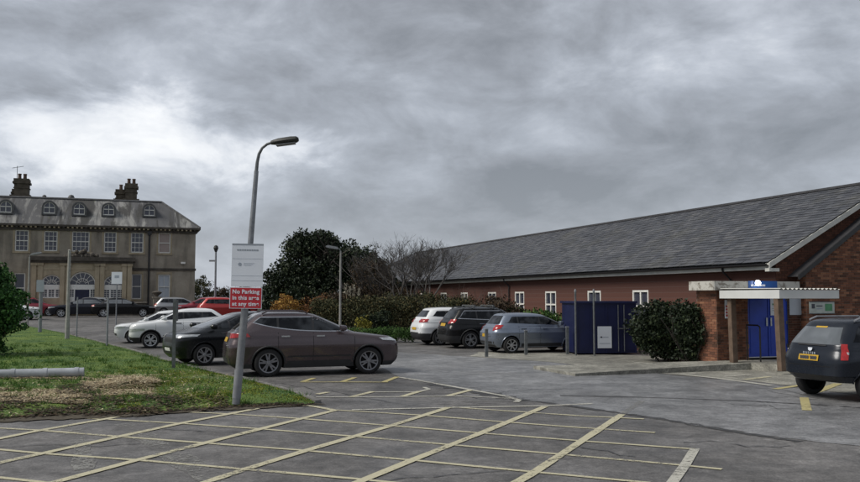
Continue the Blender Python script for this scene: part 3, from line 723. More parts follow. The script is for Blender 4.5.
# carved crest over the door
x = hit(82, 255, OH, PY)[0]; cr_ = MB(); random.seed(11)
for k in range(26):
    a = random.uniform(0, math.pi); r = random.uniform(.1, .9)
    c_ = (x+1.35*r*math.cos(a), PY-.1+random.uniform(-.1, .1), pt+.62*r*math.sin(a)*(.5+.5*math.sin(a))); s_ = random.uniform(.13, .25)
    cr_.lathe([(0, c_[2]+s_), (s_*.7, c_[2]+s_*.7), (s_, c_[2]), (s_*.7, c_[2]-s_*.7), (0, c_[2]-s_)], 7, c=(c_[0], c_[1], 0))
cr_.build('carved_crest', 'dark_stone', house, smooth=True)
for i, (a, b, c, d, _) in enumerate(A):
    r = (b-a)/2; cx = (a+b)/2; zs = d-r; y = PY+.10; n = 14
    pn = [(a, y+.09, c), (b, y+.09, c)] + [(cx+r*math.cos(math.pi*k/n), y+.09, zs+r*math.sin(math.pi*k/n)) for k in range(n+1)]
    w = MB().add(pn, [tuple(range(len(pn)))]).build('arched_window', 'window_glass', house)
    fr = MB(); fr.box(a, b, y-.02, y+.08, zs-.42, zs-.02)
    for rr, tt in ((r*.94, .06), (r*.45, .022)):
        P = [(cx+rr*math.cos(math.pi*k/n), y+.03, zs+rr*math.sin(math.pi*k/n)) for k in range(n+1)]; fr.tube(P, tt, 4)
    for k in range(1, 7):
        q = math.pi*k/7; fr.tube([(cx+.2*r*math.cos(q), y+.05, zs+.2*r*math.sin(q)), (cx+.92*r*math.cos(q), y+.05, zs+.92*r*math.sin(q))], .022, 4)
    fr.box(a, a+.09, y, y+.08, c, zs-.42).box(b-.09, b, y, y+.08, c, zs-.42)
    if i != 1: fr.box(a+.09, b-.09, y-.04, y+.08, c, c+.1)
    fr.build('frame', 'sash_paint', w); gb = MB()
    z1 = zs-.42
    if i == 1:
        da, db = cx-.52*r*1.0, cx+.52*r*1.0
        gb.box(da-.09, da, y, y+.08, c, z1).box(db, db+.09, y, y+.08, c, z1)
        for sx0, sx1 in ((a+.09, da-.09), (db+.09, b-.09)):
            gb.box((sx0+sx1)/2-.02, (sx0+sx1)/2+.02, y+.05, y+.088, c+.5, z1)
            for k in range(1, 4): gb.box(sx0, sx1, y+.05, y+.087, c+.5+(z1-c-.5)*k/4-.016, c+.5+(z1-c-.5)*k/4+.016)
            gb.box(sx0, sx1, y+.0, y+.086, c, c+.5)
        dr = MB().box(da, db, y+.02, y+.07, c, z1).box(da+.12, cx-.06, y, y+.02, c+.2, c+.9).box(cx+.06, db-.12, y, y+.02, c+.2, c+.9).box(da+.12, cx-.06, y, y+.02, c+1.1, z1-.15).box(cx+.06, db-.12, y, y+.02, c+1.1, z1-.15)
        dr.build('door', 'old_door_blue', house)
    else:
        L3 = (b-a)/3
        for k in (1, 2): gb.box(a+L3*k-.06, a+L3*k+.06, y, y+.08, c+.1, z1)
        for j in range(3):
            s0 = a+L3*j+.07; s1 = a+L3*(j+1)-.07
            gb.box((s0+s1)/2-.018, (s0+s1)/2+.018, y+.05, y+.088, c+.1, z1)
            for k in range(1, 4): gb.box(s0, s1, y+.05, y+.087, c+.1+(z1-c-.1)*k/4-.016, c+.1+(z1-c-.1)*k/4+.016)
    stuff(gb.build('glazing_bar', 'sash_paint', w))

# ------------------------------------------------------------------ long brick building on the right
oc = AT(769, 261.5, 25.9); OB = (oc.x, oc.y); EZ = oc.z; SL = .538; RW = 5.15; RL = 49.5; BL = 54.5; RZ = EZ + SL*RW
ward = thing('brick_building', 'long single storey red brick building with slate roof and blue entrance doors', 'building', (OB[0], OB[1], 0), UA)
WX, WY = .38, .16                                # wall set back from eaves tip and verge
def bricks(name, x0, x1, z0, z1, y, mat, parent, keep=lambda x, z: True, L=.225, H=.075, j=.010, d=.012, axis='x', fixed=0.0):
    mb = MB(); k = 0; z = z0
    while z < z1 - .02:
        off = (L/2 if k % 2 else 0); x = x0 - off
        while x < x1 - .01:
            a, b = max(x, x0)+j/2, min(x+L, x1)-j/2
            if b-a > .03 and keep((a+b)/2, z+H/2):
                q = d*random.uniform(.6, 1.3); t_ = z+H-j
                if axis == 'x': v = [(a, y, z), (b, y, z), (b, y, t_), (a, y, t_), (a, y-q, z), (b, y-q, z), (b, y-q, t_), (a, y-q, t_)]
                else: v = [(y, b, z), (y, a, z), (y, a, t_), (y, b, t_), (y-q, b, z), (y-q, a, z), (y-q, a, t_), (y-q, b, t_)]
                mb.add(v, [(4, 5, 6, 7), (0, 1, 5, 4), (1, 2, 6, 5), (2, 3, 7, 6), (3, 0, 4, 7)])
            x += L
        z += H; k += 1
    return stuff(mb.build(name, mat, parent))
# walls
W2 = 2*RW - WX
lw = [(y0, y0+1.1, 1.1, 2.35) for y0 in (7.0, 10.5, 14.5, 17.9, 21.4, 25.5, 29, 33, 37, 41)]
mb = MB()
ysp = sorted({WY, BL-.5, *[q for w in lw for q in w[:2]]}); zsp = [-.1, 1.1, 2.35, EZ-.08]
for a, b in zip(ysp, ysp[1:]):
    for c, d in zip(zsp, zsp[1:]):
        if any(w[0] < (a+b)/2 < w[1] and w[2] < (c+d)/2 < w[3] for w in lw): continue
        mb.quad((WX, b, c), (WX, a, c), (WX, a, d), (WX, b, d))
for a, b, c, d in lw:
    mb.quad((WX, a, c), (WX+.1, a, c), (WX+.1, a, d), (WX, a, d)); mb.quad((WX, b, c), (WX, b, d), (WX+.1, b, d), (WX+.1, b, c)); mb.quad((WX, a, d), (WX+.1, a, d), (WX+.1, b, d), (WX, b, d)); mb.quad((WX, a, c), (WX, b, c), (WX+.1, b, c), (WX+.1, a, c))
mb.build('side_wall', 'far_brick', ward)
mb = MB(); mb.add([(WX, WY, -.1), (W2, WY, -.1), (W2, WY, EZ-.05), (RW, WY, RZ-.12), (WX, WY, EZ-.05+.1)], [(0, 1, 2, 3, 4)])
mb.quad((W2, WY, -.1), (W2, BL-.5, -.1), (W2, BL-.5, EZ-.08), (W2, WY, EZ-.08)); mb.quad((W2, BL-.5, -.1), (WX, BL-.5, -.1), (WX, BL-.5, EZ-.08), (W2, BL-.5, EZ-.08))
gable = mb.build('gable_wall', 'dark_mortar', ward)
bricks('brickwork', WX, 6.4, 2.2, RZ-.2, WY, 'dark_brick', gable, lambda x, z: z < EZ-.02+SL*min(x, 2*RW-x)-.12)
for a, b, c, d in lw:
    w = MB().box(WX+.07, WX+.085, a, b, c, d).build('window', 'window_glass', ward); fr = MB()
    for q0, q1, r0, r1 in ((a, a+.08, c, d), (b-.08, b, c, d), (a+.08, b-.08, c, c+.08), (a+.08, b-.08, d-.08, d), ((a+b)/2-.04, (a+b)/2+.04, c+.08, d-.08)): fr.box(WX+.005, WX+.068, q0, q1, r0, r1)
    fr.box(WX+.01, WX+.066, a+.08, b-.08, (c+d)/2-.035, (c+d)/2+.035)
    fr.build('frame', 'sash_paint', w)
# roof deck, slates, ridge, eaves and verge trim
deck = MB(); T = -.035
deck.add([(0, 0, EZ+T), (RW, 0, RZ+T), (RW, RL, RZ+T), (0, BL, EZ+T), (2*RW, 0, EZ+T), (2*RW, BL, EZ+T)], [(0, 1, 2, 3), (4, 5, 2, 1), (3, 2, 5)])
roofw = deck.build('roof', 'slate_under', ward)
sl = MB(); ux = Vector((1, 0, SL)).normalized(); nrm = Vector((-SL, 0, 1)).normalized(); SLEN = RW*math.sqrt(1+SL*SL); ex = .215; wd = .30
nrow = int(SLEN/ex)+1; random.seed(21)
for r in range(nrow):
    s0 = r*ex - .03; s1 = min(s0 + ex*1.35, SLEN)
    ymax = BL - (BL-RL)*(s0/SLEN); y = .0 - (wd/2 if r % 2 else 0)
    while y < ymax:
        a, b = max(y, -.03)+.004, min(y+wd, ymax)-.004; y += wd
        if b-a < .05: continue
        h0 = .022+random.uniform(-.004, .006); dl = random.uniform(-.012, .012) if random.random() < .5 else 0
        p = [Vector((0, a, EZ)) + ux*(s0+dl) + nrm*h0, Vector((0, b, EZ)) + ux*(s0+dl) + nrm*(h0+random.uniform(-.004, .004)), Vector((0, b, EZ)) + ux*s1 + nrm*.004, Vector((0, a, EZ)) + ux*s1 + nrm*.004]
        q = [p[0]-nrm*.012, p[1]-nrm*.012]
        sl.add(p+q, [(0, 3, 2, 1)[::-1], (4, 5, 1, 0)], 0)
        if r < 2 or True:
            sl.add([p[0], q[0], p[3]], [(0, 1, 2)], 0)
stuff(sl.build('slates', 'slate', roofw))
sl2 = MB()
for r in range(int(5.6/ex)):
    s0 = r*ex; z = EZ + (RZ-EZ)*s0/5.6
# far hip and back slope slates are out of sight: plain sheets just above the deck
bk = MB().add([(RW, 0, RZ+.01), (2*RW, 0, EZ+.01), (2*RW, BL, EZ+.01), (RW, RL, RZ+.01), (0, BL, EZ+.01)], [(0, 1, 2, 3), (4, 3, 2)]).build('slate_sheet', 'slate', roofw)
for k in range(int(RL/.45)):
    y = k*.45
    MB().add([(RW-.14, y+.004, RZ-.03), (RW-.08, y+.004, RZ+.045), (RW, y+.004, RZ+.075), (RW+.08, y+.004, RZ+.045), (RW+.14, y+.004, RZ-.03), (RW-.14, y+.446, RZ-.03), (RW-.08, y+.446, RZ+.045), (RW, y+.446, RZ+.075), (RW+.08, y+.446, RZ+.045), (RW+.14, y+.446, RZ-.03)],
             [(i, i+1, i+6, i+5) for i in range(4)] + [(0, 1, 2, 3, 4), (9, 8, 7, 6, 5)]).build('ridge_tile', 'slate_under', roofw) if y < 60 else None
MB().box(.06, .10, .02, BL-.1, EZ-.24, EZ-.05).box(.10, WX, .05, BL-.2, EZ-.24, EZ-.21).build('eaves_fascia', 'fascia_white', ward)
gt = MB(); n = 6
for i in range(n):
    a0, a1 = math.pi+math.pi*i/n, math.pi+math.pi*(i+1)/n
    gt.quad((-.03+.075*math.cos(a0), -.02, EZ-.06+.075*math.sin(a0)), (-.03+.075*math.cos(a1), -.02, EZ-.06+.075*math.sin(a1)), (-.03+.075*math.cos(a1), BL, EZ-.06+.075*math.sin(a1)), (-.03+.075*math.cos(a0), BL, EZ-.06+.075*math.sin(a0)))
gt.build('gutter', 'gutter', ward, smooth=True)
def barge(x0, z0, x1, z1, y0, y1, th, mat, name, parent):
    MB().prism([(x0, z0-th), (x1, z1-th), (x1, z1), (x0, z0)], y0, y1).build(name, mat, parent)
barge(-.02, EZ-.03, RW, RZ-.03, -.045, .0, .17, 'fascia_white', 'barge_board', ward); barge(RW, RZ-.03, 2*RW, EZ-.03, -.045, .0, .17, 'fascia_white', 'barge_board', ward)
barge(-.02, EZ-.06, RW, RZ-.06, .0, WY, .04, 'fascia_white', 'soffit', ward)
MB().box(-.02, .36, -.03, .16, EZ-.30, EZ-.20).build('eaves_box_end', 'fascia_white', ward)
for y in (2.2, 19.6, 36.0):
    MB().tube([(.0, y, EZ-.1), (.04, y, EZ-.25), (WX-.06, y, EZ-.5), (WX-.06, y, .0)], .035, 8).build('downpipe', 'gutter', ward, smooth=True)
# nearer wing with the dark verge
GX, GY = .80, -.36; GE = 2.70; GS = .66; GW = 3.6
ww = MB(); wx0, wx1, wy = GX+.38, GX+2*GW-.38, GY+.14
ww.add([(wx0, wy, -.1), (wx1, wy, -.1), (wx1, wy, GE), (GX+GW, wy, GE+GS*GW-.1), (wx0, wy, GE+.15)], [(0, 1, 2, 3, 4)]); ww.quad((wx0, WY-.002, -.1), (wx0, wy, -.1), (wx0, wy, GE+.15), (wx0, WY-.002, GE+.15))
wing = ww.build('wing_wall', 'mortar', ward)
bricks('brickwork', wx0, wx0+4.6, .0, GE+GS*GW, wy, 'brick', wing, lambda x, z: z < GE+GS*min(x-GX, GX+2*GW-x)-.12)
bricks('brickwork', wy, WY-.02, .0, GE, wx0, 'brick', wing, axis='y')
MB().add([(GX, GY, GE), (GX+GW, GY, GE+GS*GW), (GX+GW, WY-.01, GE+GS*GW), (GX, WY-.01, GE), (GX+2*GW, GY, GE), (GX+2*GW, WY-.01, GE)], [(0, 1, 2, 3), (1, 4, 5, 2)]).build('wing_roof', 'slate_under', ward)
barge(GX-.02, GE+.06, GX+GW, GE+GS*GW+.06, GY-.04, GY+.02, .15, 'gutter', 'wing_verge', ward); barge(GX+GW, GE+GS*GW+.06, GX+2*GW, GE+.06, GY-.04, GY+.02, .15, 'gutter', 'wing_verge', ward)
# flat roofed entrance block
EX0 = -1.95; FZ = .25; PT = 2.52
d0_, d1_ = -.82, .69
eb = MB(); 
eb.quad((EX0, .02, -.1), (d0_, .02, -.1), (d0_, .02, PT-.2), (EX0, .02, PT-.2)); eb.quad((d1_, .02, -.1), (wx0, .02, -.1), (wx0, .02, PT-.2), (d1_, .02, PT-.2)); eb.quad((d0_, .02, 2.30), (d1_, .02, 2.30), (d1_, .02, PT-.2), (d0_, .02, PT-.2))
eb.quad((EX0, .95, -.1), (EX0, .02, -.1), (EX0, .02, PT-.2), (EX0, .95, PT-.2)); eb.quad((WX, .95, -.1), (EX0, .95, -.1), (EX0, .95, PT-.2), (WX, .95, PT-.2))
eb.quad((d0_, .02, 0), (d0_, .14, 0), (d0_, .14, 2.3), (d0_, .02, 2.3)); eb.quad((d1_, .02, 0), (d1_, .02, 2.3), (d1_, .14, 2.3), (d1_, .14, 0))
blk = eb.build('entrance_wall', 'mortar', ward)
bricks('brickwork', EX0, d0_, .0, PT-.2, .02, 'brick', blk); bricks('brickwork', d1_, wx0-.01, .0, PT-.2, .02, 'dark_brick', blk); bricks('brickwork', .02, .95, .0, PT-.2, EX0, 'brick', blk, axis='y')  # darker brick right of the door paints in the recess shade under the canopy
MB().box(EX0-.2, 1.0, -.14, 1.0, PT-.06, PT).build('flat_roof', 'slate_under', ward)
MB().box(EX0-.22, .98, -.18, -.14, PT-.24, PT+.03).box(EX0-.24, EX0-.2, -.14, 1.0, PT-.24, PT+.03).build('fascia_board', 'fascia_peeling', ward)
for a, b in ((d0_, -.065), (-.055, d1_)):
    d = MB().box(a+.02, b-.0, .06, .105, FZ+.03, 2.27).box(a+.10, b-.08, .050, .06, FZ+.12, FZ+.9).box(a+.10, b-.08, .050, .06, FZ+1.05, 2.16).build('door', 'door_blue', ward)
    for zh in (.55, 1.25, 1.95): MB().box(a+.02 if a == d0_ else b-.05, a+.05 if a == d0_ else b-.02, .045, .06, zh, zh+.1).build('hinge', 'dull_steel', d)
    hx = -.14 if a == d0_ else .02
    MB().box(hx, hx+.05, .02, .05, 1.2, 1.45).build('door_handle', 'chrome', d)
MB().box(d0_+.02, d1_-.02, .05, .1, FZ, FZ+.03).build('door_threshold', 'fascia_clean', ward)
# signs and lamp fixed to the building
def wsign(name, label, cat, cx, cz, w, h, yl, mat, extra=()):
    r_ = thing(name, label, cat, Vector((OB[0], OB[1], 0)) + U*cx + B*yl + Vector((0, 0, cz)), UA)
    MB().box(-w/2, w/2, -.012, 0, -h/2, h/2).build('panel', mat, r_)
    for nm, a, b, c, d, m in extra: MB().box(a, b, -.0165, -.0122, c, d).build(nm, m, r_)
    return r_
bs = wsign('entrance_sign', 'blue sign board with white lettering above the blue doors', 'sign', -.42, PT-.085, 1.06, .25, -.19, 'sign_blue', [('lettering_line', -.45+.11*k, -.45+.11*k+.085, -.035, .02, 'sign_white') for k in range(5)])
wsign('red_white_notice', 'narrow white notice with red lettering on the brick pier beside the door', 'notice', -1.58, 1.72, .20, .55, -.01, 'sign_white', [('red_mark', -.07, .07, -.22+.09*k, -.16+.09*k, 'sign_red') for k in range(4)])
wsign('door_notice', 'white notice with green and red marks fixed to the blue door', 'notice', .22, 1.78, .36, .52, .045, 'sign_white', [('green_mark', -.11, -.03, .05, .10, 'sign_green'), ('red_mark', .03, .09, .04, .1, 'sign_red'), ('lettering_line', -.12, .12, -.06, -.045, 'ink_grey'), ('lettering_line', -.12, .10, -.12, -.105, 'ink_grey')])
wsign('grey_notice', 'plain pale grey notice panel on the wall right of the canopy post', 'notice', .97, 1.78, .50, .50, -.005, 'sign_grey')
wsign('notice_board', 'pale green notice board on the brick wing behind the dark estate car', 'notice board', 1.75, 1.75, .98, .38, wy-.02, 'board_green', [('green_panel', .12, .4, -.10, .12, 'sign_green'), ('dark_mark', -.40, -.28, -.02, .12, 'ink'), ('lettering_line', -.22, .02, .04, .07, 'ink'), ('lettering_line', -.22, .02, -.04, -.015, 'ink_grey'), ('board_frame', -.49, .49, .165, .19, 'dull_steel'), ('board_frame', -.49, .49, -.19, -.165, 'dull_steel')])
lp = thing('bulkhead_lamp', 'small lit white lamp mounted over the blue entrance sign', 'lamp', Vector((OB[0], OB[1], 0)) + U*-.66 + B*-.24 + Vector((0, 0, PT-.02)), UA)
MB().lathe([(.0, -.1), (.05, -.09), (.075, -.05), (.08, 0)], 14, 'y').build('lens', 'lit_lamp', lp, smooth=True); MB().lathe([(.09, .0), (.09, .05), (0, .05)], 14, 'y').build('housing', 'dull_steel', lp)
# canopy
cp = thing('entrance_canopy', 'white fascia canopy on two brown posts in front of the blue doors', 'canopy', (OB[0], OB[1], 0), UA)
c0, c1, cy0, cy1, cz0, cz1 = -1.98, .0, -2.62, -.2, 2.04, 2.27
MB().box(c0, c1, cy0-.03, cy0, cz0, cz1).box(c0-.03, c0, cy0-.03, cy1, cz0, cz1).box(c1, c1+.03, cy0-.03, cy1, cz0, cz1).build('fascia', 'fascia_clean', cp)
MB().box(c0, c1, cy0, cy1, cz0+.02, cz0+.05).build('soffit', 'timber_post', cp)
rs = MB(); n = 84
for i in range(n):
    xa, xb = c0-.02+(c1-c0+.06)*i/n, c0-.02+(c1-c0+.06)*(i+1)/n
    za, zb = cz1+.03+.022*math.sin(i*math.pi/3), cz1+.03+.022*math.sin((i+1)*math.pi/3)
    rs.quad((xa, cy0-.06, za), (xb, cy0-.06, zb), (xb, cy1, zb+.02), (xa, cy1, za+.02))
rs.build('corrugated_roof', 'fascia_white', cp, smooth=True)
for (bx_, by_), (tx, ty) in (((-1.75, -.45), (-1.83, -.5)), ((-1.85, -2.5), (-1.92, -2.5))):
    M = Matrix.Identity(4); h = .085
    MB().add([(bx_-h, by_-h, .1), (bx_+h, by_-h, .1), (bx_+h, by_+h, .1), (bx_-h, by_+h, .1), (tx-h, ty-h, cz0+.02), (tx+h, ty-h, cz0+.02), (tx+h, ty+h, cz0+.02), (tx-h, ty+h, cz0+.02)], [(3, 2, 1, 0), (4, 5, 6, 7), (0, 1, 5, 4), (1, 2, 6, 5), (2, 3, 7, 6), (3, 0, 4, 7)]).build('post', 'timber_post', cp)
rail = thing('handrail', 'thin black steel handrail in front of the blue doors', 'handrail', Vector((OB[0], OB[1], .2)) + U*-1.05 + B*-.75, UA)
MB().tube([(0, 0, 0), (0, 0, 1.0), (.02, .1, 1.05), (.05, .62, 1.05)], .024, 8).tube([(.05, .62, 1.05), (.05, .62, 0)], .02, 8).build('rail_tube', 'handrail_black', rail)
# raised path and step at the entrance
pv = [(-7.3, -1.05), (-1.6, -1.0), (-1.35, -1.75), (.9, -1.75), (.9, .0), (EX0-.02, .0), (EX0-.02, 1.2), (-7.3, 1.4)]
pw = [Vector((OB[0], OB[1], 0)) + U*x + B*y for x, y in pv]
me = MB(); n = len(pw); top = [(p.x, p.y, .20 if i in (2, 3, 4, 5, 1) else .10) for i, p in enumerate(pw)]
top[0] = (*top[0][:2], .07); top[7] = (*top[7][:2], .09)
me.add(top + [(p.x, p.y, -.05) for p in pw], [tuple(range(n))] + [(i, i+n, (i+1) % n+n, (i+1) % n) for i in range(n)])
struct(me.build('entrance_path', 'concrete_path'))

# ------------------------------------------------------------------ blue hoarding box, bollards, posts
hb = G(577, 355); hr = G(636, 354.5)
dv = (hr-hb); bl = thing('blue_cabin', 'dark blue panelled metal cabin standing in front of the brick building', 'cabin', hb, math.atan2(dv.y, dv.x))
L = dv.length
MB().box(0, L, .0, 1.9, .06, 1.85).build('body', 'hoarding_blue', bl); MB().box(-.06, L+.06, -.06, 1.96, 1.85, 1.93).build('roof', 'hoarding_blue', bl)
for k in range(5):
    x = L*k/4; MB().box(x-.03, x+.03, -.022, -.002, .06, 1.85).build('panel_rib', 'hoarding_blue', bl)
for k in range(4):
    x = L*(k+.5)/4
    for zz in (.18, 1.74): MB().box(x-L/8+.05, x+L/8-.05, -.012, -.002, zz-.03, zz+.03).build('panel_rail', 'hoarding_blue', bl)
for x in (L*.70, L*.80): MB().tube([(x, -.04, .12), (x, -.04, 1.8)], .016, 6).box(x-.02, x+.16, -.06, -.03, .92, .96).build('lock_bar', 'dull_steel', bl)
wp = thing('white_notice', 'white notice sheet with a small dark logo on the dark blue cabin', 'notice', hb + dv*.34/1.0 + Vector((0, 0, .0)), math.atan2(dv.y, dv.x))
wp.location = hb + dv.normalized()*(L*.465) + Vector((dv.y, -dv.x, 0)).normalized()*.03
MB().box(-.26, .26, -.012, 0, .24, 1.02).build('panel', 'sign_white', wp); MB().box(-.16, -.09, -.0165, -.0122, .61, .66).build('logo_mark', 'ink', wp); MB().box(-.06, .14, -.0165, -.0122, .63, .65).build('lettering_line', 'ink_grey', wp); MB().box(-.2, .2, -.0165, -.0122, .40, .42).build('lettering_line', 'ink_grey', wp)
for px, py, hh, lb in ((486.5, 357, .95, 'short dull steel post at the rear bumper of the blue grey hatchback'), (526, 355, .86, 'short dull steel post in front of the doors of the blue grey hatchback'), (567.5, 354.5, .98, 'short dull steel post at the nose of the blue grey hatchback')):
    p = G(px, py); o = thing('bollard', lb, 'post', p, random.uniform(-.3, .3), 'steel posts beside the blue grey hatchback')
    MB().box(-.05, .05, -.05, .05, -.05, hh).build('post', 'dull_steel', o); MB().box(-.058, .058, -.058, .058, hh, hh+.03).build('cap', 'grey_paint', o)
for px, py, lb in ((576, 355.6, 'slender grey pole at the corner of the dark blue cabin nearest the hatchback'), (594.5, 356, 'slender grey pole beside the white notice on the dark blue cabin')):
    p = G(px, py); o = thing('tall_post', lb, 'post', p, 0, 'tall poles by the blue cabin')
    MB().tube([(0, 0, -.05), (0, 0, 2.3)], .035, 8).build('pole', 'dull_steel', o, smooth=True); MB().lathe([(.0, 2.36), (.03, 2.35), (.042, 2.3), (.042, 2.26)], 10).build('cap', 'grey_paint', o)

# ------------------------------------------------------------------ lamp columns, signs and posts on the left
p = G(236, 402, .08)
lc = thing('lamp_column', 'leaning grey lamp column carrying the white and red no parking signs', 'street lamp', p)
tp = AT(250.5, 240, p.y).z; 
def onpost(py, px): return AT(px, py, p.y) - p
pts = [onpost(404, 236), onpost(330, 243), onpost(240, 250.8), onpost(171, 256.4)]
MB().tube(pts, [.078, .074, .054, .044], 12).build('column', 'galv', lc, smooth=True)
MB().tube([onpost(398, 236.5), onpost(370, 239)], .083, 12).build('base_door', 'grey_paint', lc, smooth=True)
neck = [onpost(171.5, 256.3), onpost(162, 257.3), onpost(154, 259), onpost(148, 262.2), onpost(144.2, 267), onpost(142.2, 273)]
MB().tube(neck, [.036, .032, .03, .028, .028, .028], 10).build('swan_neck', 'dull_steel', lc, smooth=True)
a = onpost(143, 271); b = onpost(139.5, 298.5); ax = (b-a); Lh = ax.length; tilt = math.atan2(ax.z, ax.x)
hd = MB(); prof = [(0, .04, .045), (.06, .075, .06), (.16, .115, .075), (.40, .125, .08), (.5, .11, .07), (Lh, .06, .04)]
n = 12; rings = []
for x, hw, hh in prof:
    rings.append([(x, hw*math.cos(2*math.pi*k/n), hh*math.sin(2*math.pi*k/n)*(1 if math.sin(2*math.pi*k/n) > 0 else .75)) for k in range(n)])
vs = [q for r_ in rings for q in r_]; fs = [(i*n+k, i*n+(k+1) % n, (i+1)*n+(k+1) % n, (i+1)*n+k) for i in range(len(rings)-1) for k in range(n)] + [tuple(reversed(range(n))), tuple((len(rings)-1)*n+k for k in range(n))]
hdo = hd.add(vs, fs).build('lantern', 'lamp_dark', lc, smooth=True); hdo.location = a; hdo.rotation_euler = (0, -tilt, 0)
ln = MB().box(.10, .47, -.085, .085, -.075, -.05).build('lens', 'lamp_lens', hdo)
def postsign(name, label, px0, px1, py0, py1, mat, yo=-.11):
    c = AT((px0+px1)/2, (py0+py1)/2, p.y) ; w = (px1-px0)/F*p.y; h = (py1-py0)/F*p.y
    r_ = thing(name, label, 'sign', c + Vector((0, yo, 0)), 0); r_.rotation_euler = (0, R(.9), R(0))
    MB().box(-w/2, w/2, -.006, .006, -h/2, h/2).build('panel', mat, r_)
    MB().box(-w/2+.05, w/2-.05, .007, .03, h*.2, h*.2+.04).box(-w/2+.05, w/2-.05, .007, .03, -h*.3, -h*.3+.04).build('channel', 'dull_steel', r_)
    return r_, w, h
ws, w, h = postsign('white_sign', 'white information sign with faint lettering on the leaning lamp column', 233, 264.3, 244, 286.8, 'sign_white')
MB().box(-w/2, w/2, -.0085, -.0062, h/2-.03, h/2).build('top_strip', 'sign_strip', ws)
MB().box(-w*.34, w*.34, -.0085, -.0062, h*.345, h*.358).build('lettering_line', 'ink_grey', ws)
for k in range(9): MB().box(-w*.34+w*.077*k, -w*.34+w*.077*k+w*.055, -.0092, -.0086, h*.335, h*.368).build('lettering_line', 'sign_strip', ws)
lg = MB().lathe([(.0, -.0092), (.034, -.0092), (.034, -.0062)], 16, 'y', (-w*.24, 0, h*.02)).build('logo_mark', 'ink_grey', ws)
for k in range(3): MB().box(-w*.12, w*(.22-.05*k), -.0085, -.0062, h*(.045-.025*k), h*(.053-.025*k)).build('lettering_line', 'sign_grey', ws)
for zz in (.15, -.245, -.36): MB().box(-w/2+.01, w/2-.01, -.0085, -.0062, h*zz, h*zz+.005).build('rule', 'sign_grey', ws)
rs_, w, h = postsign('red_sign', 'red no parking sign with white lettering below the white sign', 231, 263, 287.4, 308.5, 'sign_white')
MB().box(-w/2+.012, w/2-.012, -.0095, -.0062, -h/2+.012, h/2-.012).build('red_field', 'sign_red', rs_)
for i, tx in enumerate(('No Parking', 'in this area', 'at any time')):
    text('lettering', tx, .106, 'sign_white', rs_, (0, -.0115, h*.285-i*h*.285), bold=.003, space=1.07)
# concrete column on the verge
q = GT(67, 341); o = thing('concrete_column', 'pale concrete post standing on the verge by the dark conifer', 'post', q)
Hh = AT(66.5, 250.5, q.y).z - q.z
MB().tube([(0, 0, -.05), (0, 0, 1.0), (0, 0, 1.1), (0, 0, Hh)], [.115, .11, .095, .07], 8).build('column', 'concrete', o); MB().lathe([(0, Hh+.05), (.06, Hh+.03), (.08, Hh)], 8).build('cap', 'concrete', o)
def lamp2(name, label, px, pyb, pyt, Y, side, rad=.055, mat='concrete'):
    b_ = AT(px, pyb, Y); b_.z = gz(b_.x, b_.y); t_ = AT(px, pyt, Y).z - b_.z
    o = thing(name, label, 'street lamp', b_)
    MB().tube([(0, 0, -.05), (0, 0, t_*.3), (0, 0, t_-.1)], [rad*1.3, rad, rad*.75], 10).build('column', mat, o, smooth=True)
    MB().tube([(0, 0, t_-.12), (side*.05, 0, t_-.02), (side*.18, 0, t_+.03)], .03, 8).build('bracket', 'dull_steel', o, smooth=True)
    h_ = MB().prism([(side*.12, t_-.02), (side*.70, t_+.08), (side*.74, t_+.14), (side*.62, t_+.19), (side*.16, t_+.10)], -.11, .11).build('lantern', 'galv', o)
    MB().prism([(side*.2, t_-.03), (side*.62, t_+.04), (side*.62, t_+.062), (side*.2, t_-.004)], -.08, .08).build('lens', 'lamp_lens', h_)
    return o
lamp2('street_lamp', 'slim pale lamp column in front of the dark evergreen tree', 340, 338, 249, 42, -1)
lamp2('street_lamp', 'slim lamp column in front of the old stone house porch', 27.5, 322, 255, 52, 1)
# small sign posts
def signpost(label, px, pyb, pyt, sx, sy0, sy1, mat, yaw=0.0, plate=True, r=.035):
    q = GT(px, pyb); o = thing('sign_post', label, 'sign', q, yaw); hh = AT(px, pyt, q.y).z - q.z
    MB().tube([(0, 0, -.05), (0, 0, hh)], r, 8).build('post', 'grey_paint', o, smooth=True)
    if plate:
        z0, z1 = AT(px, sy1, q.y).z - q.z, AT(px, sy0, q.y).z - q.z; w = sx/F*q.y
        pl = MB().box(-w/2, w/2, -r-.02, -r-.005, z0, z1).build('sign_plate', mat, o)
        return o, pl, w, z0, z1
    return o
o, pl, w, z0, z1 = signpost('small white square sign on a grey post facing the house cars', 116, 323, 272, 10.5, 272, 284, 'sign_white')
MB().box(-w*.2, w*.22, -.0585, -.0556, z0+(z1-z0)*.5, z0+(z1-z0)*.72).build('mark', 'ink_grey', pl)
o, pl, w, z0, z1 = signpost('blue grey square sign on a thick post by the conifer', 40, 326, 280, 7.5, 280, 292, 'sign_strip', r=.1)
signpost('bare thin grey post on the kerb edge by the white cars', 76.5, 338, 297, 0, 0, 0, None, plate=False)
signpost('bare thin grey post at the kerb opposite the white crossover', 106.8, 347, 297, 0, 0, 0, None, plate=False, r=.045)
q = G(173.5, 372); o = thing('sign_post', 'dull steel square post with an edge on plate beside the dark people carrier', 'sign', q, R(12))
MB().box(-.045, .045, -.045, .045, -.05, AT(173, 299, q.y).z).build('post', 'dull_steel', o); MB().box(.05, .075, -.3, .25, AT(173, 321, q.y).z, AT(173, 300, q.y).z).build('sign_plate', 'dull_steel', o)
q = AT(215, 306, 66); q.z = gz(q.x, q.y); o = thing('camera_mast', 'tall thin mast with a security camera on top beside the red cars', 'mast', q); hh = AT(215, 252, 66).z-q.z
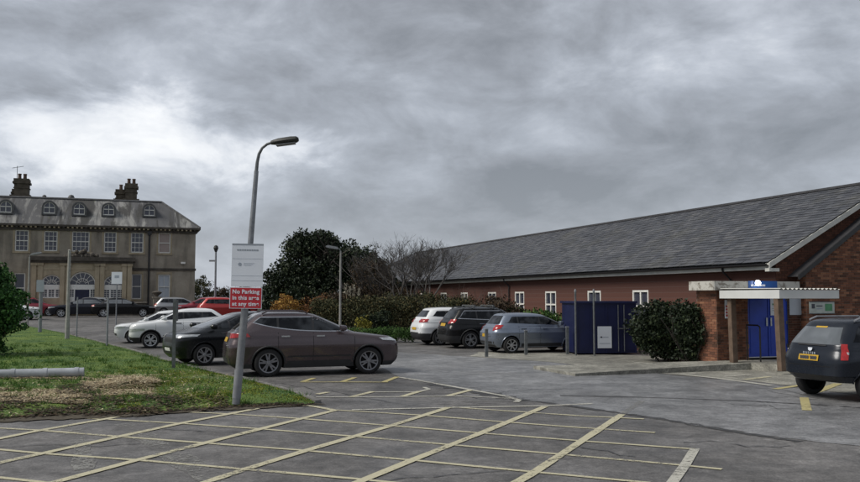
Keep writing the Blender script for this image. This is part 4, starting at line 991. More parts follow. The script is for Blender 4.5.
MB().tube([(0, 0, -.05), (0, 0, hh)], [.09, .07], 8).build('mast', 'grey_paint', o, smooth=True); MB().lathe([(0, hh+.55), (.14, hh+.48), (.2, hh+.3), (.12, hh+.1), (.08, hh)], 10).build('camera_dome', 'lamp_dark', o, smooth=True); MB().box(-.5, -.05, -.06, .06, hh-.75, hh-.62).build('arm', 'grey_paint', o)
# pipe lying on the grass
a, b = G(-40, 378, .13), G(84, 375, .13)
pp = thing('drain_pipe', 'pale grey pipe lying on the lawn beside the straw', 'pipe', (a+b)/2, math.atan2((b-a).y, (b-a).x)); L = (b-a).length
MB().tube([(-L/2, 0, .07), (L/2, 0, .07)], .115, 16).build('pipe', 'pipe_plastic', pp, smooth=True)
for x in (-L*.1, L*.16, L*.42): MB().tube([(x, 0, .07), (x+.1, 0, .07)], .128, 16).build('collar', 'pipe_plastic', pp, smooth=True)
# gate pier and garden walls by the house
for px in (157.0,):
    x, z = hit(px, 292.5, OH, -3.2); b_ = Vector((OH[0], OH[1], 0)) + U*x + B*-3.2; b_.z = gz(b_.x, b_.y)
    o = thing('gate_pier', 'short stone gate pier with a dark urn finial by the house', 'pier', b_, UA); hh = z-b_.z
    MB().box(-.28, .28, -.28, .28, -.1, hh-.45).box(-.36, .36, -.36, .36, hh-.45, hh-.33).build('pier', 'stone', o); MB().lathe([(.1, hh-.33), (.14, hh-.25), (.36, hh-.05), (.38, hh+.02), (.2, hh+.12), (0, hh+.16)], 12).build('finial', 'dark_stone', o, smooth=True)
b0 = Vector((OH[0], OH[1], gz(*OH))) + U*-7.0 + B*-3.2
o = thing('garden_wall', 'low dark stone garden wall running along the front of the house', 'wall', b0, UA)
MB().box(0, 3.1, -.2, .2, -.2, 1.0).build('wall', 'dark_stone', o); MB().box(0, 3.1, -.27, .27, 1.0, 1.1).build('coping', 'stone', o)
o = thing('garden_wall', 'low stone garden wall beyond the gate pier reaching past the house corner', 'wall', b0 + U*3.9, UA)
MB().box(0, 5.5, -.2, .2, -.2, .9).build('wall', 'stone', o); MB().box(0, 5.5, -.27, .27, .9, 1.0).build('coping', 'dark_stone', o)

# ------------------------------------------------------------------ cars
def slices(L, H, Wd, belt, nose, cowl, rf, rb, rr, hz_, clr=.22):
    f = L/2; h = Wd/2; s = []
    s += [(clr, -f+.22, f-.20, h-.12, 8), (clr+.12, -f+.05, f-.06, h-.085, 7), (.52, -f, f, h-.045, 7), (.66, -f+.012, f-.012, h-.024, 7), (max(.76, nose-.10), -f+.02, f-.03, h, 7), (max(.80, nose), -f+.05, f-.09, h-.014, 6.5)]
    s += [(max(.80, nose)+(hz_-max(.80, nose))*.45, -f+.09, f-.27, h-.034, 6.2), (max(.80, nose)+(hz_-max(.80, nose))*.8, -f+.11, f-.27+(cowl-f+.27)*.55, h-.045, 6.2), (hz_, -f+.12, cowl+.12, h-.066, 6.2), (belt+.02, rb, cowl, h-.075, 6.2)]
    zt = H-.085
    for t_ in (.2, .4, .6, .8, 1.0):
        s.append((belt+.02+(zt-belt-.02)*t_, rb+(rr-rb)*t_**1.15, cowl+(rf-cowl)*t_**1.02, h-.08-.19*t_**1.1, 6.2-1.2*t_))
    s += [(H-.045, rr+.10, rf-.17, h-.33, 4.6), (H-.015, rr+.32, rf-.45, h-.47, 3.8), (H, rr+.75, rf-.8, h-.66, 3.0)]
    return s
def car(name, label, sp, wheel, wp_, rz, group=None, det=True):
    Sx = np.array(slices(sp['L'], sp['H'], sp['W'], sp['belt'], sp['nose'], sp['cowl'], sp['rf'], sp['rb'], sp['rr'], sp['hood'], sp.get('clr', .22)))
    Z = Sx[:, 0]; belt, H, Wd, Ln = sp['belt'], sp['H'], sp['W'], sp['L']
    def P(z): return [float(np.interp(z, Z, Sx[:, i])) for i in range(1, 5)]
    def ey(x, z):
        xr, xf, w, n = P(z); u = min(abs((x-(xr+xf)/2)/((xf-xr)/2)), .9999); return w*(1-u**n)**(1/n)
    def ex_(y, z, fr):
        xr, xf, w, n = P(z); a = (xf-xr)/2; u = min(abs(y/w), .9999); return (xr+xf)/2 + (1 if fr else -1)*a*(1-u**n)**(1/n)
    r, wf, wr = sp['r'], sp['wf'], sp['wr']; tr = Wd/2-.115
    rx = wf if wheel[0] == 'f' else wr; ry = (tr+.1) * (1 if wheel[1] == 'l' else -1)
    ca, sa = math.cos(rz), math.sin(rz)
    loc = Vector((wp_.x - (rx*ca - ry*sa), wp_.y - (rx*sa + ry*ca), wp_.z))
    root = thing(name, label, 'car', loc, rz, group)
    # body: stacked rounded slices, wheel arches cut out
    n = 72; mb = MB()
    zs = []
    for a, b in zip(Z, Z[1:]): zs += [a + (b-a)*k/2 for k in range(2)]
    zs.append(Z[-1])
    for z in zs:
        xr, xf, w, e = P(z); a = (xf-xr)/2; xc = (xr+xf)/2
        for k in range(n):
            q = 2*math.pi*(k+.5)/n; c_, s_ = math.cos(q), math.sin(q)
            mb.v.append((xc + a*math.copysign(abs(c_)**(2/e), c_), w*math.copysign(abs(s_)**(2/e), s_), z))
    clad = sp.get('clad', 0)
    for i in range(len(zs)-1):
        for k in range(n): mb.f.append((i*n+k, i*n+(k+1) % n, (i+1)*n+(k+1) % n, (i+1)*n+k)); mb.m.append(2 if zs[i+1] <= clad+.001 else 0)
    mb.f.append(tuple(reversed(range(n)))); mb.m.append(2); mb.f.append(tuple((len(zs)-1)*n+k for k in range(n))); mb.m.append(0)
    tmp = mb.build('body', [sp['paint'], 'well', 'cladding'])
    cut = MB()
    for x in (wf, wr):
        for s_ in (-1, 1):
            m = 28; ra = r+.055; y0, y1 = s_*(Wd/2-.42), s_*(Wd/2+.3)
            vv = [(x+ra*math.cos(2*math.pi*k/m), y0, r+ra*math.sin(2*math.pi*k/m)) for k in range(m)] + [(x+ra*math.cos(2*math.pi*k/m), y1, r+ra*math.sin(2*math.pi*k/m)) for k in range(m)]
            ff = [tuple(range(m)), tuple(reversed(range(m, 2*m)))] + [((k+1) % m, k, k+m, (k+1) % m+m) for k in range(m)]
            if s_ > 0: ff = [tuple(reversed(q)) for q in ff]
            cut.add(vv, [tuple(reversed(q)) for q in ff], 1)
    co_ = cut.build('arch_cutter', ['well', 'well'])
    md = tmp.modifiers.new('arch', 'BOOLEAN'); md.object = co_; md.operation = 'DIFFERENCE'; md.solver = 'EXACT'
    dg = bpy.context.evaluated_depsgraph_get(); me = bpy.data.meshes.new_from_object(tmp.evaluated_get(dg))
    old = tmp.data; tmp.modifiers.clear(); tmp.data = me; bpy.data.objects.remove(co_)
    me.polygons.foreach_set('use_smooth', [True]*len(me.polygons)); me.set_sharp_from_angle(angle=R(38))
    body = tmp; body.parent = root
    def grid(pts, nu, nv, nm, mat, par=root, flip=False):
        g_ = MB(); g_.v = pts; g_.f = [(i*nv+j, (i+1)*nv+j, (i+1)*nv+j+1, i*nv+j+1) for i in range(nu-1) for j in range(nv-1)]; g_.m = [0]*len(g_.f)
        return g_.build(nm, mat, par, smooth=True)
    def pside(x0, x1, zb, zt, s_, nm, mat, off=.007, nu=10, nv=6, par=root):
        pts = []
        for i in range(nu):
            x = x0+(x1-x0)*i/(nu-1); a, b = zb(x), max(zt(x), zb(x)+.004)
            for j in range(nv):
                z = a+(b-a)*j/(nv-1); pts.append((x, s_*(ey(x, z)+off), z))
        return grid(pts, nu, nv, nm, mat, par)
    def pend(z0, z1, f0, f1, fr, nm, mat, off=.008, nu=12, nv=6, par=root):
        pts = []
        for i in range(nu):
            u = -1+2*i/(nu-1)
            for j in range(nv):
                t_ = j/(nv-1); z = z0+(z1-z0)*t_; y = u*P(z)[2]*(f0+(f1-f0)*t_); pts.append((ex_(y, z, fr)+(off if fr else -off), y, z))
        return grid(pts, nu, nv, nm, mat, par)
    def pcorner(y0, xe, z0, z1, s_, fr, nm, mat, off=.010, taper=0.0, nu=14, nv=5):
        zm = (z0+z1)/2; xr, xf, w, e = P(zm); a = (xf-xr)/2; xc = (xr+xf)/2
        q0 = math.asin(min(1, abs(y0/w))**(e/2)); q1 = math.acos(min(1, abs((xe-xc)/a))**(e/2)); pts = []
        for i in range(nu):
            t_ = i/(nu-1); q = q0+(q1-q0)*t_
            for j in range(nv):
                zz0, zz1 = z0+(z1-z0)*taper*t_, z1; z = zz0+(zz1-zz0)*j/(nv-1)
                xr, xf, w, e = P(z); a = (xf-xr)/2; xc = (xr+xf)/2
                cx_, sy_ = max(math.cos(q), 0)**(2/e), max(math.sin(q), 0)**(2/e)
                pts.append((xc+(1 if fr else -1)*(a*cx_+off*cx_), s_*(w*sy_+off*sy_), z))
        return grid(pts, nu, nv, nm, mat)
    # glazing
    gz_ = [k for k in range(len(Z)) if Z[k] >= belt+.01 and Z[k] <= H-.08]
    zz = Z[gz_]; fx = Sx[gz_, 2]; bx = Sx[gz_, 1]; rise = sp.get('rise', .06); dt = sp.get('dlo_top', .15)
    xb0 = sp.get('dlo_r', sp['rb']+.30); xf0 = cowl = sp['cowl']-.10
    def zb(x): return belt+.035+rise*max(0, min(1, (xf0-x)/(xf0-xb0)))**sp.get('rexp', 1.4)
    def zt(x):
        a = float(np.interp(x+.13, fx[::-1], zz[::-1])); b = float(np.interp(x-sp.get('cpil', .26), bx, zz)) if x < xb0+.8 else 9
        return min(H-dt, a, b if x-sp.get('cpil', .26) < bx[-1] else 9)
    gl = sp.get('glass', 'car_glass')
    for s_ in (1, -1):
        edges = [xf0] + [q for q in sp['split']] + [xb0]
        if sp.get('trim'): pside(xb0-.05, xf0+.05, lambda x: zb(x)-.025, lambda x: zt(x)+.022, s_, 'window_trim', 'chrome', .0035, 30)
        pside(xb0-.005, xf0+.005, zb, zt, s_, 'window_surround', 'pipe_black', .0055, 30)
        for a, b in zip(edges, edges[1:]):
            pside(b+(.03 if b != xb0 else 0), a-(.03 if a != xf0 else 0), zb, zt, s_, 'side_window', gl, .007, 14)
            if det and b != xb0:
                pside(b-.005, b+.005, lambda x: .34, lambda x: belt-.0, s_, 'door_gap', 'well', .003, 2, 8)
        if det:
            pside(xf0+.12, xf0+.13, lambda x: .40, lambda x: belt-.02, s_, 'door_gap', 'well', .003, 2, 8)
            for q in sp['split'][:2]:
                x = q+.10; z = belt-.10; y = ey(x, z); MB().box(x-.02, x+.20, s_*(y+.012)-.014, s_*(y+.012)+.014, z-.018, z+.018).build('door_handle', sp.get('handle', 'chrome'), root)
            pside(wr+r+.12, wf-r-.12, lambda x: sp.get('clr', .22)+.02, lambda x: sp.get('sill', .36), s_, 'sill', 'cladding', .006, 8)
        x = sp['cowl']-.34; z = belt+.10; y = s_*(Wd/2+.04)
        mm = MB(); nn = 10
        for i, (dx, rr_) in enumerate(((-.06, .55), (-.05, .95), (.02, 1.0), (.09, .8), (.13, .3))):
            for k in range(nn):
                q = 2*math.pi*k/nn; mm.v.append((x+dx, y+.115*rr_*math.copysign(abs(math.cos(q))**.7, math.cos(q)), z+.085*rr_*math.copysign(abs(math.sin(q))**.7, math.sin(q))))
        mm.f = [(i*nn+k, i*nn+(k+1) % nn, (i+1)*nn+(k+1) % nn, (i+1)*nn+k) for i in range(4) for k in range(nn)] + [tuple(reversed(range(nn))), tuple(4*nn+k for k in range(nn))]; mm.m = [0]*len(mm.f)
        mm.build('mirror', sp.get('mirror', sp['paint']), root, smooth=True)
        # lamps
        hl = sp['hl']; pcorner(hl[0], hl[1], hl[2], hl[3], s_, True, 'headlight', 'lens_clear', taper=.45)
        tl = sp['tl']; pcorner(tl[0], tl[1], tl[2], tl[3], s_, False, 'tail_light', 'lens_red', taper=tl[4] if len(tl) > 4 else .3)
        if det and sp.get('fog', True): pcorner(.45, Ln/2-.12, .36, .46, s_, True, 'fog_lamp', 'cladding', .006)
    pend(belt+.045, H-.115, .95, .92, True, 'windscreen', sp.get('screen', gl))
    rw = sp['rw']; pend(rw[0], rw[1], rw[2], rw[3], False, 'rear_window', sp.get('rglass', gl))
    if det:
        pend(sp['nose']-.22, sp['nose']-.06, .42, .42, True, 'grille', 'cladding', .008); pend(.36, .50, .55, .55, True, 'air_intake', 'cladding', .006)
        pend(.44, .54, .28, .28, True, 'number_plate', 'plate_white', .018, 4, 3)
        zp = sp.get('plate', .80); pend(zp, zp+.115, .29, .29, False, 'number_plate', 'plate_yellow', .016, 4, 3)
        pend(sp.get('clr', .22)+.02, sp.get('bump', .44), .92, .95, False, 'bumper_trim', 'cladding', .006)
    # wheels
    for x in (wf, wr):
        for s_ in (-1, 1):
            tyw = .10; pr = [(r*.71, -tyw), (r*.86, -tyw*1.02), (r*.97, -tyw*.85), (r, -tyw*.5), (r, tyw*.5), (r*.97, tyw*.85), (r*.86, tyw*1.02), (r*.71, tyw), (r*.69, tyw*.6)]
            wh = MB().lathe(pr, 32, 'y').build('wheel', 'tyre', root, smooth=True, ang=50); wh.location = (x, s_*tr, r); wh.rotation_euler = (0, random.uniform(0, 1), 0)
            rm = MB(); o_ = s_*tyw; ri = r*.71
            rm.lathe([(ri, o_*.55), (ri, o_*.97), (ri*.90, o_*.93), (ri*.88, o_*.4)], 28, 'y', mi=0); rm.lathe([(ri*.24, o_*.2), (ri*.24, o_*.8), (ri*.16, o_*.9), (.0, o_*.9)], 14, 'y', mi=0)
            rm.lathe([(ri*.96, o_*.3), (0, o_*.3)], 20, 'y', mi=1)
            ns = sp.get('spokes', 5)
            for k in range(ns):
                for dq in ((-.13, .13) if ns == 5 else (0,)):
                    q = 2*math.pi*k/ns+dq; q2 = 2*math.pi*k/ns+dq*1.5; c_, s2 = math.cos(q), math.sin(q); tx, tz = -math.sin(q), math.cos(q); hw = ri*.095 if ns == 5 else ri*.11
                    A_ = [(ri*.15*c_+tx*hw, o_*.62, ri*.15*s2+tz*hw), (ri*.15*c_-tx*hw, o_*.62, ri*.15*s2-tz*hw), (ri*.92*math.cos(q2)-tx*hw*.8, o_*.66, ri*.92*math.sin(q2)-tz*hw*.8), (ri*.92*math.cos(q2)+tx*hw*.8, o_*.66, ri*.92*math.sin(q2)+tz*hw*.8)]
                    A2 = [(a0, o_*.86, a2) for a0, a1, a2 in A_]
                    rm.add(A_+A2, [(0, 1, 2, 3), (4, 7, 6, 5), (0, 4, 5, 1), (1, 5, 6, 2), (2, 6, 7, 3), (3, 7, 4, 0)], 0)
            rm.build('rim', [sp.get('rim', 'rim'), 'well'], wh)
    if det:
        for x in (wf, wr):
            for s_ in (-1, 1):
                ra = r+.062; pts = []
                for k in range(15):
                    q = R(2+176*k/14); xx, zz2 = x+ra*math.cos(q), r+ra*math.sin(q); pts.append((xx, s_*(ey(xx, max(zz2, .3))+.004), zz2))
                MB().tube(pts, .024 if clad else .015, 6).build('wheel_arch', 'cladding' if clad else sp['paint'], root, smooth=True)
        zs_ = sp.get('bump', .44)+.17; pend(zs_, zs_+.012, .93, .93, False, 'tailgate_gap', 'well', .004, 12, 2)
        pside(wr+.28, wr+.40, lambda x: .82, lambda x: .93, 1 if wheel[1] == 'l' else -1, 'fuel_cap', sp['paint'], .004, 4, 4)
        pside(wr+r+.14, wf-r-.14, lambda x: .50, lambda x: .535, 1, 'side_moulding', sp.get('mould', 'cladding'), .010, 6, 3); pside(wr+r+.14, wf-r-.14, lambda x: .50, lambda x: .535, -1, 'side_moulding', sp.get('mould', 'cladding'), .010, 6, 3)
    if sp.get('rails'):
        for s_ in (-1, 1):
            x0, x1 = sp['rr']+.15, sp['rf']-.25; pts = []
            for k in range(9):
                x = x0+(x1-x0)*k/8; pts.append((x, s_*(Wd/2-.32), H-.05+(.065 if 0 < k < 8 else .0)))
            MB().tube(pts, .022, 6).build('roof_rail', sp['rails'], root, smooth=True)
    if sp.get('bars'):
        for x in sp['bars']:
            MB().box(x-.03, x+.03, -Wd/2+.26, Wd/2-.26, H+.06, H+.095).box(x-.03, x+.03, -Wd/2+.26, -Wd/2+.34, H-.06, H+.06).box(x-.03, x+.03, Wd/2-.34, Wd/2-.26, H-.06, H+.06).build('roof_bar', 'dull_steel', root)
    if sp.get('aerial'): MB().tube([(sp['rr']+.3, 0, H-.02), (sp['rr']+.05, 0, H+.14)], .012, 5).build('aerial', 'cladding', root)
    return root, pend, P, ex_
SUV = dict(L=4.69, H=1.69, W=1.90, belt=1.15, nose=.90, hood=1.13, cowl=.98, rf=.02, rb=-2.14, rr=-1.60, r=.365, wf=1.40, wr=-1.30, split=[-.12, -1.05], clad=.34, paint='paint_bronze', rise=.26, rexp=3.2, trim=True, dlo_r=-1.74, cpil=.20,
           hl=(.52, 1.78, .86, .98), tl=(.45, -1.78, 1.00, 1.13, .35), rw=(1.22, 1.55, .80, .74), rim='rim_dark', rails='paint_bronze', glass='car_glass', screen='car_glass_painted_sky', plate=.90, bump=.50, sill=.40)
MPV = dict(L=4.43, H=1.62, W=1.83, belt=1.08, nose=.92, hood=1.07, cowl=1.42, rf=.20, rb=-2.02, rr=-1.72, r=.33, wf=1.36, wr=-1.37, split=[.55, -.35, -1.25], paint='paint_charcoal', rise=.06, dlo_r=-1.8, screen='car_glass_painted_sky',
           hl=(.45, 1.58, .84, .95), tl=(.5, -1.9, .95, 1.15), rw=(1.1, 1.5, .82, .78), rim='rim', clad=0)
JUKE = dict(L=4.13, H=1.62, W=1.77, belt=1.11, nose=.97, hood=1.10, cowl=1.0, rf=.15, rb=-1.86, rr=-1.30, r=.345, wf=1.22, wr=-1.31, split=[-.05, -.80], paint='paint_white', rise=.14, dlo_r=-1.45, dlo_top=.16, rim='rim',
            hl=(.42, 1.45, .66, .80), tl=(.5, -1.7, .85, 1.05), rw=(1.16, 1.44, .78, .72), screen='car_glass_painted_sky', clad=.45, sill=.42, clr=.25)
HATCH = dict(L=4.2, H=1.48, W=1.76, belt=.97, nose=.76, hood=.93, cowl=1.04, rf=.22, rb=-1.9, rr=-1.55, r=.31, wf=1.28, wr=-1.29, split=[.02, -.95], paint='paint_white', rise=.05, dlo_r=-1.68, hl=(.42, 1.62, .66, .78), tl=(.5, -1.80, .80, .98), rw=(1.06, 1.38, .80, .76), screen='car_glass_painted_sky')
CORSA = dict(L=4.0, H=1.49, W=1.74, belt=1.00, nose=.78, hood=.96, cowl=1.05, rf=.20, rb=-1.78, rr=-1.48, r=.305, wf=1.22, wr=-1.29, split=[-.10, -.98], paint='paint_bluegrey', mould='paint_bluegrey', rise=.10, dlo_r=-1.50, cpil=.34, dlo_top=.14, rim='rim', spokes=7,
             hl=(.42, 1.40, .70, .86), tl=(.50, -1.66, .83, 1.05, .45), rw=(1.08, 1.38, .80, .76), handle='paint_bluegrey', plate=.60, aerial=True)
BLACK = dict(L=4.5, H=1.66, W=1.83, belt=1.10, nose=.86, hood=1.06, cowl=1.06, rf=.25, rb=-2.05, rr=-1.72, r=.355, wf=1.33, wr=-1.31, split=[-.05, -1.0], paint='paint_black', rise=.10, dlo_r=-1.85, trim=True, hl=(.45, 1.75, .80, .93), tl=(.48, -1.92, 1.00, 1.18, .3),
             rw=(1.22, 1.52, .80, .76), rails='dull_steel', bars=(-.2, -1.05), plate=.90, bump=.55, clad=.52)
KIA = dict(L=4.44, H=1.63, W=1.85, belt=1.10, nose=.86, hood=1.06, cowl=1.06, rf=.22, rb=-2.02, rr=-1.66, r=.35, wf=1.32, wr=-1.32, split=[-.05, -1.0], paint='paint_white', rise=.13, dlo_r=-1.70, cpil=.32, hl=(.45, 1.75, .80, .93), tl=(.38, -1.86, .98, 1.14, .2),
           rw=(1.22, 1.50, .80, .74), plate=.66, bump=.56, clad=.52)
DUST = dict(L=4.31, H=1.65, W=1.82, belt=1.10, nose=.92, hood=1.08, cowl=1.02, rf=.25, rb=-2.02, rr=-1.66, r=.355, wf=1.34, wr=-1.33, split=[-.06, -1.02], paint='paint_navy', rise=.06, dlo_r=-1.72, hl=(.42, 1.76, .76, .93), tl=(.70, -1.86, .84, 1.15, 0.0), rw=(1.13, 1.47, .78, .74),
            rails='grey_paint', plate=.80, bump=.52, clr=.38, rglass='car_glass_painted_sky', fog=False)
SEDAN = dict(L=4.6, H=1.44, W=1.8, belt=.95, nose=.74, hood=.92, cowl=.98, rf=.10, rb=-1.72, rr=-1.05, glass='car_glass_painted_sky', r=.32, wf=1.38, wr=-1.35, split=[-.1], paint='paint_darkblue', rise=.03, dlo_r=-1.36, hl=(.42, 1.80, .64, .76), tl=(.5, -2.0, .78, .93), rw=(1.0, 1.33, .80, .74), screen='car_glass_painted_sky')

car('sport_utility_car', 'bronze grey sport utility car parked beside the leaning lamp column', SUV, 'rr', G(268.5, 377.2), UA)
car('people_carrier', 'dark charcoal people carrier with its nose over the verge kerb', MPV, 'fl', G(204.6, 365.9), UA+math.pi+R(15))
car('crossover_car', 'white crossover car with chunky black arches parked facing the verge', JUKE, 'fl', G(150.4, 348.6), UA+math.pi)
car('hatchback_car', 'white hatchback parked behind the white crossover car', HATCH, 'fl', G(133, 343.6), UA+math.pi)
car('hatchback_car', 'blue grey small hatchback parked behind the steel posts', CORSA, 'rr', G(512, 353.6), UA)
car('sport_utility_car', 'black sport utility car with roof bars between the white and the blue grey cars', BLACK, 'rr', G(471, 348.8), UA)
car('sport_utility_car', 'white sport utility car parked by the hedge, next to the black one', KIA, 'rr', G(440.5, 345.6), UA)
dr, dpend, dP, dex = car('estate_car', 'dark navy compact off road car with yellow plate parked by the entrance canopy', DUST, 'rl', G(808, 393.4), UA)
xb = dex(0, 1.0, False)
MB().add([(xb-.02, .06, 1.055), (xb-.02, -.06, 1.055), (xb-.03, -.045, 1.0), (xb-.03, 0, .985), (xb-.03, .045, 1.0)], [(0, 1, 2, 3, 4)]).build('emblem', 'sign_white', dr)
text('badge_lettering', 'DUSTER', .062, 'sign_grey', dr, (dex(.3, .945, False)-.022, 0, .945), (math.pi/2, 0, -math.pi/2), .001, 1.7)  # chrome letters, their bright reflection painted as a flat pale colour
pz = .857
for k, (a, b) in enumerate(((.215, .165), (.155, .105), (.095, .045), (.035, -.015), (-.055, -.105), (-.115, -.165), (-.175, -.225))):
    MB().box(dex(0, pz, False)-.028, dex(0, pz, False)-.0245, b, a, pz-.035, pz+.035).build('plate_character', 'ink', dr)
MB().box(xb+.30, xb+.34, -.2, .2, 1.475, 1.50) if False else None
dpend(1.455, 1.485, .22, .22, False, 'roof_sticker', 'plate_yellow', .014, 4, 2)
dpend(1.10, 1.125, .45, .45, False, 'wiper', 'pipe_black', .02, 6, 2)
for s_ in (-1, 1): MB().cbox((dex(.78, .97, False)-.014, s_*.78, .97), (.02, .07, .05)).build('reverse_lamp', 'lens_clear', dr)

def farcar(name, label, base, px, Y, rz, paint, **k):
    sp = dict(base); sp['paint'] = paint; sp.update(k)
    q = AT(px, 310, Y); q.z = gz(q.x, q.y)
    car(name, label, sp, 'fl' if rz > 2 else 'fr', q, rz, None, False)
farcar('saloon_car', 'dark blue saloon parked in front of the arched door of the house', SEDAN, 61, 62, UA+math.pi, 'paint_darkblue')
farcar('saloon_car', 'black saloon parked in front of the gate pier by the house', SEDAN, 143, 63.5, UA, 'paint_black')
farcar('hatchback_car', 'crimson hatchback half hidden by the dark blue saloon at the house', HATCH, 49, 66, UA, 'paint_crimson')
farcar('hatchback_car', 'silver hatchback just behind the dark blue saloon at the house', HATCH, 67, 66.2, UA+math.pi, 'paint_silver')
farcar('hatchback_car', 'white hatchback partly hidden behind the dark conifer', HATCH, 27, 57, UA, 'paint_white')
farcar('hatchback_car', 'crimson small car parked by the corner of the stone house', HATCH, 186, 64, UA+math.pi, 'paint_crimson')
farcar('hatchback_car', 'bright red car parked behind the camera mast and the red sign', HATCH, 247, 60, UA, 'paint_red')
farcar('hatchback_car', 'silver car parked beyond the bright red car', HATCH, 198, 67, UA, 'paint_silver')

# ------------------------------------------------------------------ vegetation
def leaves(P, size, aspect=1.6, up=.2):
    n = len(P); d = RNG.normal(size=(n, 3)); d[:, 2] += up; d /= np.linalg.norm(d, axis=1)[:, None]
    e = RNG.normal(size=(n, 3)); s = np.cross(d, e); s /= np.linalg.norm(s, axis=1)[:, None]
    L = (size*RNG.uniform(.6, 1.3, n))[:, None]; Wd = L/aspect/2
    V = np.empty((n, 4, 3)); V[:, 0] = P-d*L*.5; V[:, 1] = P+s*Wd; V[:, 2] = P+d*L*.5; V[:, 3] = P-s*Wd
    return V.reshape(-1, 3), np.arange(4*n).reshape(n, 4)
def clumps(c, rad, nc, per, cs, shell=.55, zmin=None):
    d = RNG.normal(size=(nc, 3)); d /= np.linalg.norm(d, axis=1)[:, None]; r = RNG.uniform(shell, 1, nc)**.6
    cc = np.asarray(c)+d*r[:, None]*np.asarray(rad)*RNG.uniform(.86, 1.08, (nc, 1))
    s = cs*RNG.uniform(.6, 1.4, nc)
    q = RNG.normal(size=(nc, per, 3)); q /= np.linalg.norm(q, axis=2)[:, :, None]; q *= RNG.uniform(.3, 1, (nc, per, 1))**.5
    P = (cc[:, None, :]+q*s[:, None, None]*np.array([1, 1, .75])).reshape(-1, 3)
    if zmin is not None: P = P[P[:, 2] > zmin]
    return P
def branch(mb, p, d, L, r, depth, spread=.55, up=.12, mi=0, kids=3):
    pts = [p]; rr = [r]; q = p.copy(); dd = d.copy(); k = 4
    for i in range(k):
        dd = (dd + Vector((random.gauss(0, .13), random.gauss(0, .13), random.gauss(0, .08)+up*.3))).normalized(); q = q + dd*L/k; pts.append(q.copy()); rr.append(max(r*(1-.5*(i+1)/k), .006))
    mb.tube(pts, rr, 5 if r > .04 else 3, mi, False)
    if depth <= 0: return
    for i in range(kids):
        t_ = random.uniform(.35, 1); j = min(int(t_*k), k-1); s_ = pts[j].lerp(pts[j+1], t_*k-j)
        ax = Vector((random.gauss(0, 1), random.gauss(0, 1), random.gauss(0, .5))).normalized()
        branch(mb, s_, (dd+ax*spread+Vector((0, 0, up))).normalized(), L*random.uniform(.55, .8), r*.55, depth-1, spread, up, mi, kids)
def bare_tree(label, px, Y, pytop, depth=5, group=None, wide=.6, kids=3, seed=1, trunk=.3):
    random.seed(seed); b_ = AT(px, 320, Y); b_.z = gz(b_.x, b_.y); H = AT(px, pytop, Y).z-b_.z
    o = thing('bare_tree', label, 'tree', b_, 0, group); tr = MB(); tr.tube([(0, 0, -.1), (.03, 0, H*trunk*.5), (.0, .05, H*trunk)], [.15, .12, .10], 8); tr.build('trunk', 'bark', o, smooth=True)
    mb = MB()
    for k in range(5):
        a = 2*math.pi*k/5+random.uniform(-.4, .4)
        branch(mb, Vector((0, 0, H*trunk*random.uniform(.8, 1))), Vector((math.cos(a)*wide, math.sin(a)*wide, 1)).normalized(), H*.36, .065, depth, .6, .12, 0, kids)
    zm_ = max(v[2] for v in mb.v); zl_ = H*trunk*.8; mb.v = [(v[0]*.9, v[1]*.9, zl_+(v[2]-zl_)*(H-zl_)/(zm_-zl_)) for v in mb.v]
    mb.build('crown', 'twig', o); return o
# big dark evergreen
ec = AT(325, 300, 60); ec.z = gz(ec.x, ec.y)
ev = thing('evergreen_tree', 'large dense dark evergreen tree behind the orange shrub', 'tree', ec)
MB().tube([(0, 0, -.2), (.1, 0, 1.2), (0, 0, 3.2)], [.4, .3, .2], 10).build('trunk', 'bark', ev, smooth=True)
lim = MB()
for k in range(9): 
    a = 2*math.pi*k/9; branch(lim, Vector((0, 0, 1.4+.15*k)), Vector((math.cos(a), math.sin(a), .8)).normalized(), 2.6, .12, 2, .6, .1)
lim.build('limb', 'bark', ev)
sc_ = 60/F
PP = [clumps(((c[0]-325)*sc_, 0.4*math.sin(i*2.1), (297-c[1])*sc_+EYE-ec.z), (c[2]*sc_, c[2]*sc_*1.0, c[3]*sc_), c[4], 70, .55) for i, c in enumerate(((318, 262, 42, 30, 210), (290, 285, 26, 22, 100), (352, 270, 36, 26, 150), (372, 284, 24, 24, 80), (330, 290, 55, 20, 200), (312, 246, 22, 13, 60), (275, 298, 18, 12, 40)))]
P = np.concatenate(PP); V, Fc = leaves(P, .20); mesh_np('crown', V, Fc, 'evergreen_leaf', ev)
# brown twiggy tree overlapping its right side
bt_ = AT(372, 300, 55); bt_.z = gz(bt_.x, bt_.y); o = thing('twiggy_tree', 'brown twiggy tree at the right flank of the dark evergreen', 'tree', bt_)
random.seed(5); mb = MB()
for k in range(7):
    a = 2*math.pi*k/7; branch(mb, Vector((0, 0, .9)), Vector((math.cos(a)*.7, math.sin(a)*.7, 1)).normalized(), 1.9, .06, 4, .6, .1)
mb.build('limb', 'twig', o); MB().tube([(0, 0, -.1), (0, .02, 1.0)], [.14, .10], 8).build('trunk', 'bark', o)
V, Fc = leaves(clumps((0, 0, 3.0), (1.75, 1.6, 2.0), 170, 40, .34, .3), .10); mesh_np('crown', V, Fc, 'brown_leaf', o)
bare_tree('bare leafless tree with fine twigs standing before the slate roof hip', 398, 50, 231, 5, seed=3, wide=.42)
bare_tree('wide spreading leafless tree in front of the long slate roof', 428, 46, 230, 5, seed=8, wide=.5)
bare_tree('small leafless tree at the left end of the long slate roof', 412, 52, 244, 4, seed=14, wide=.5)
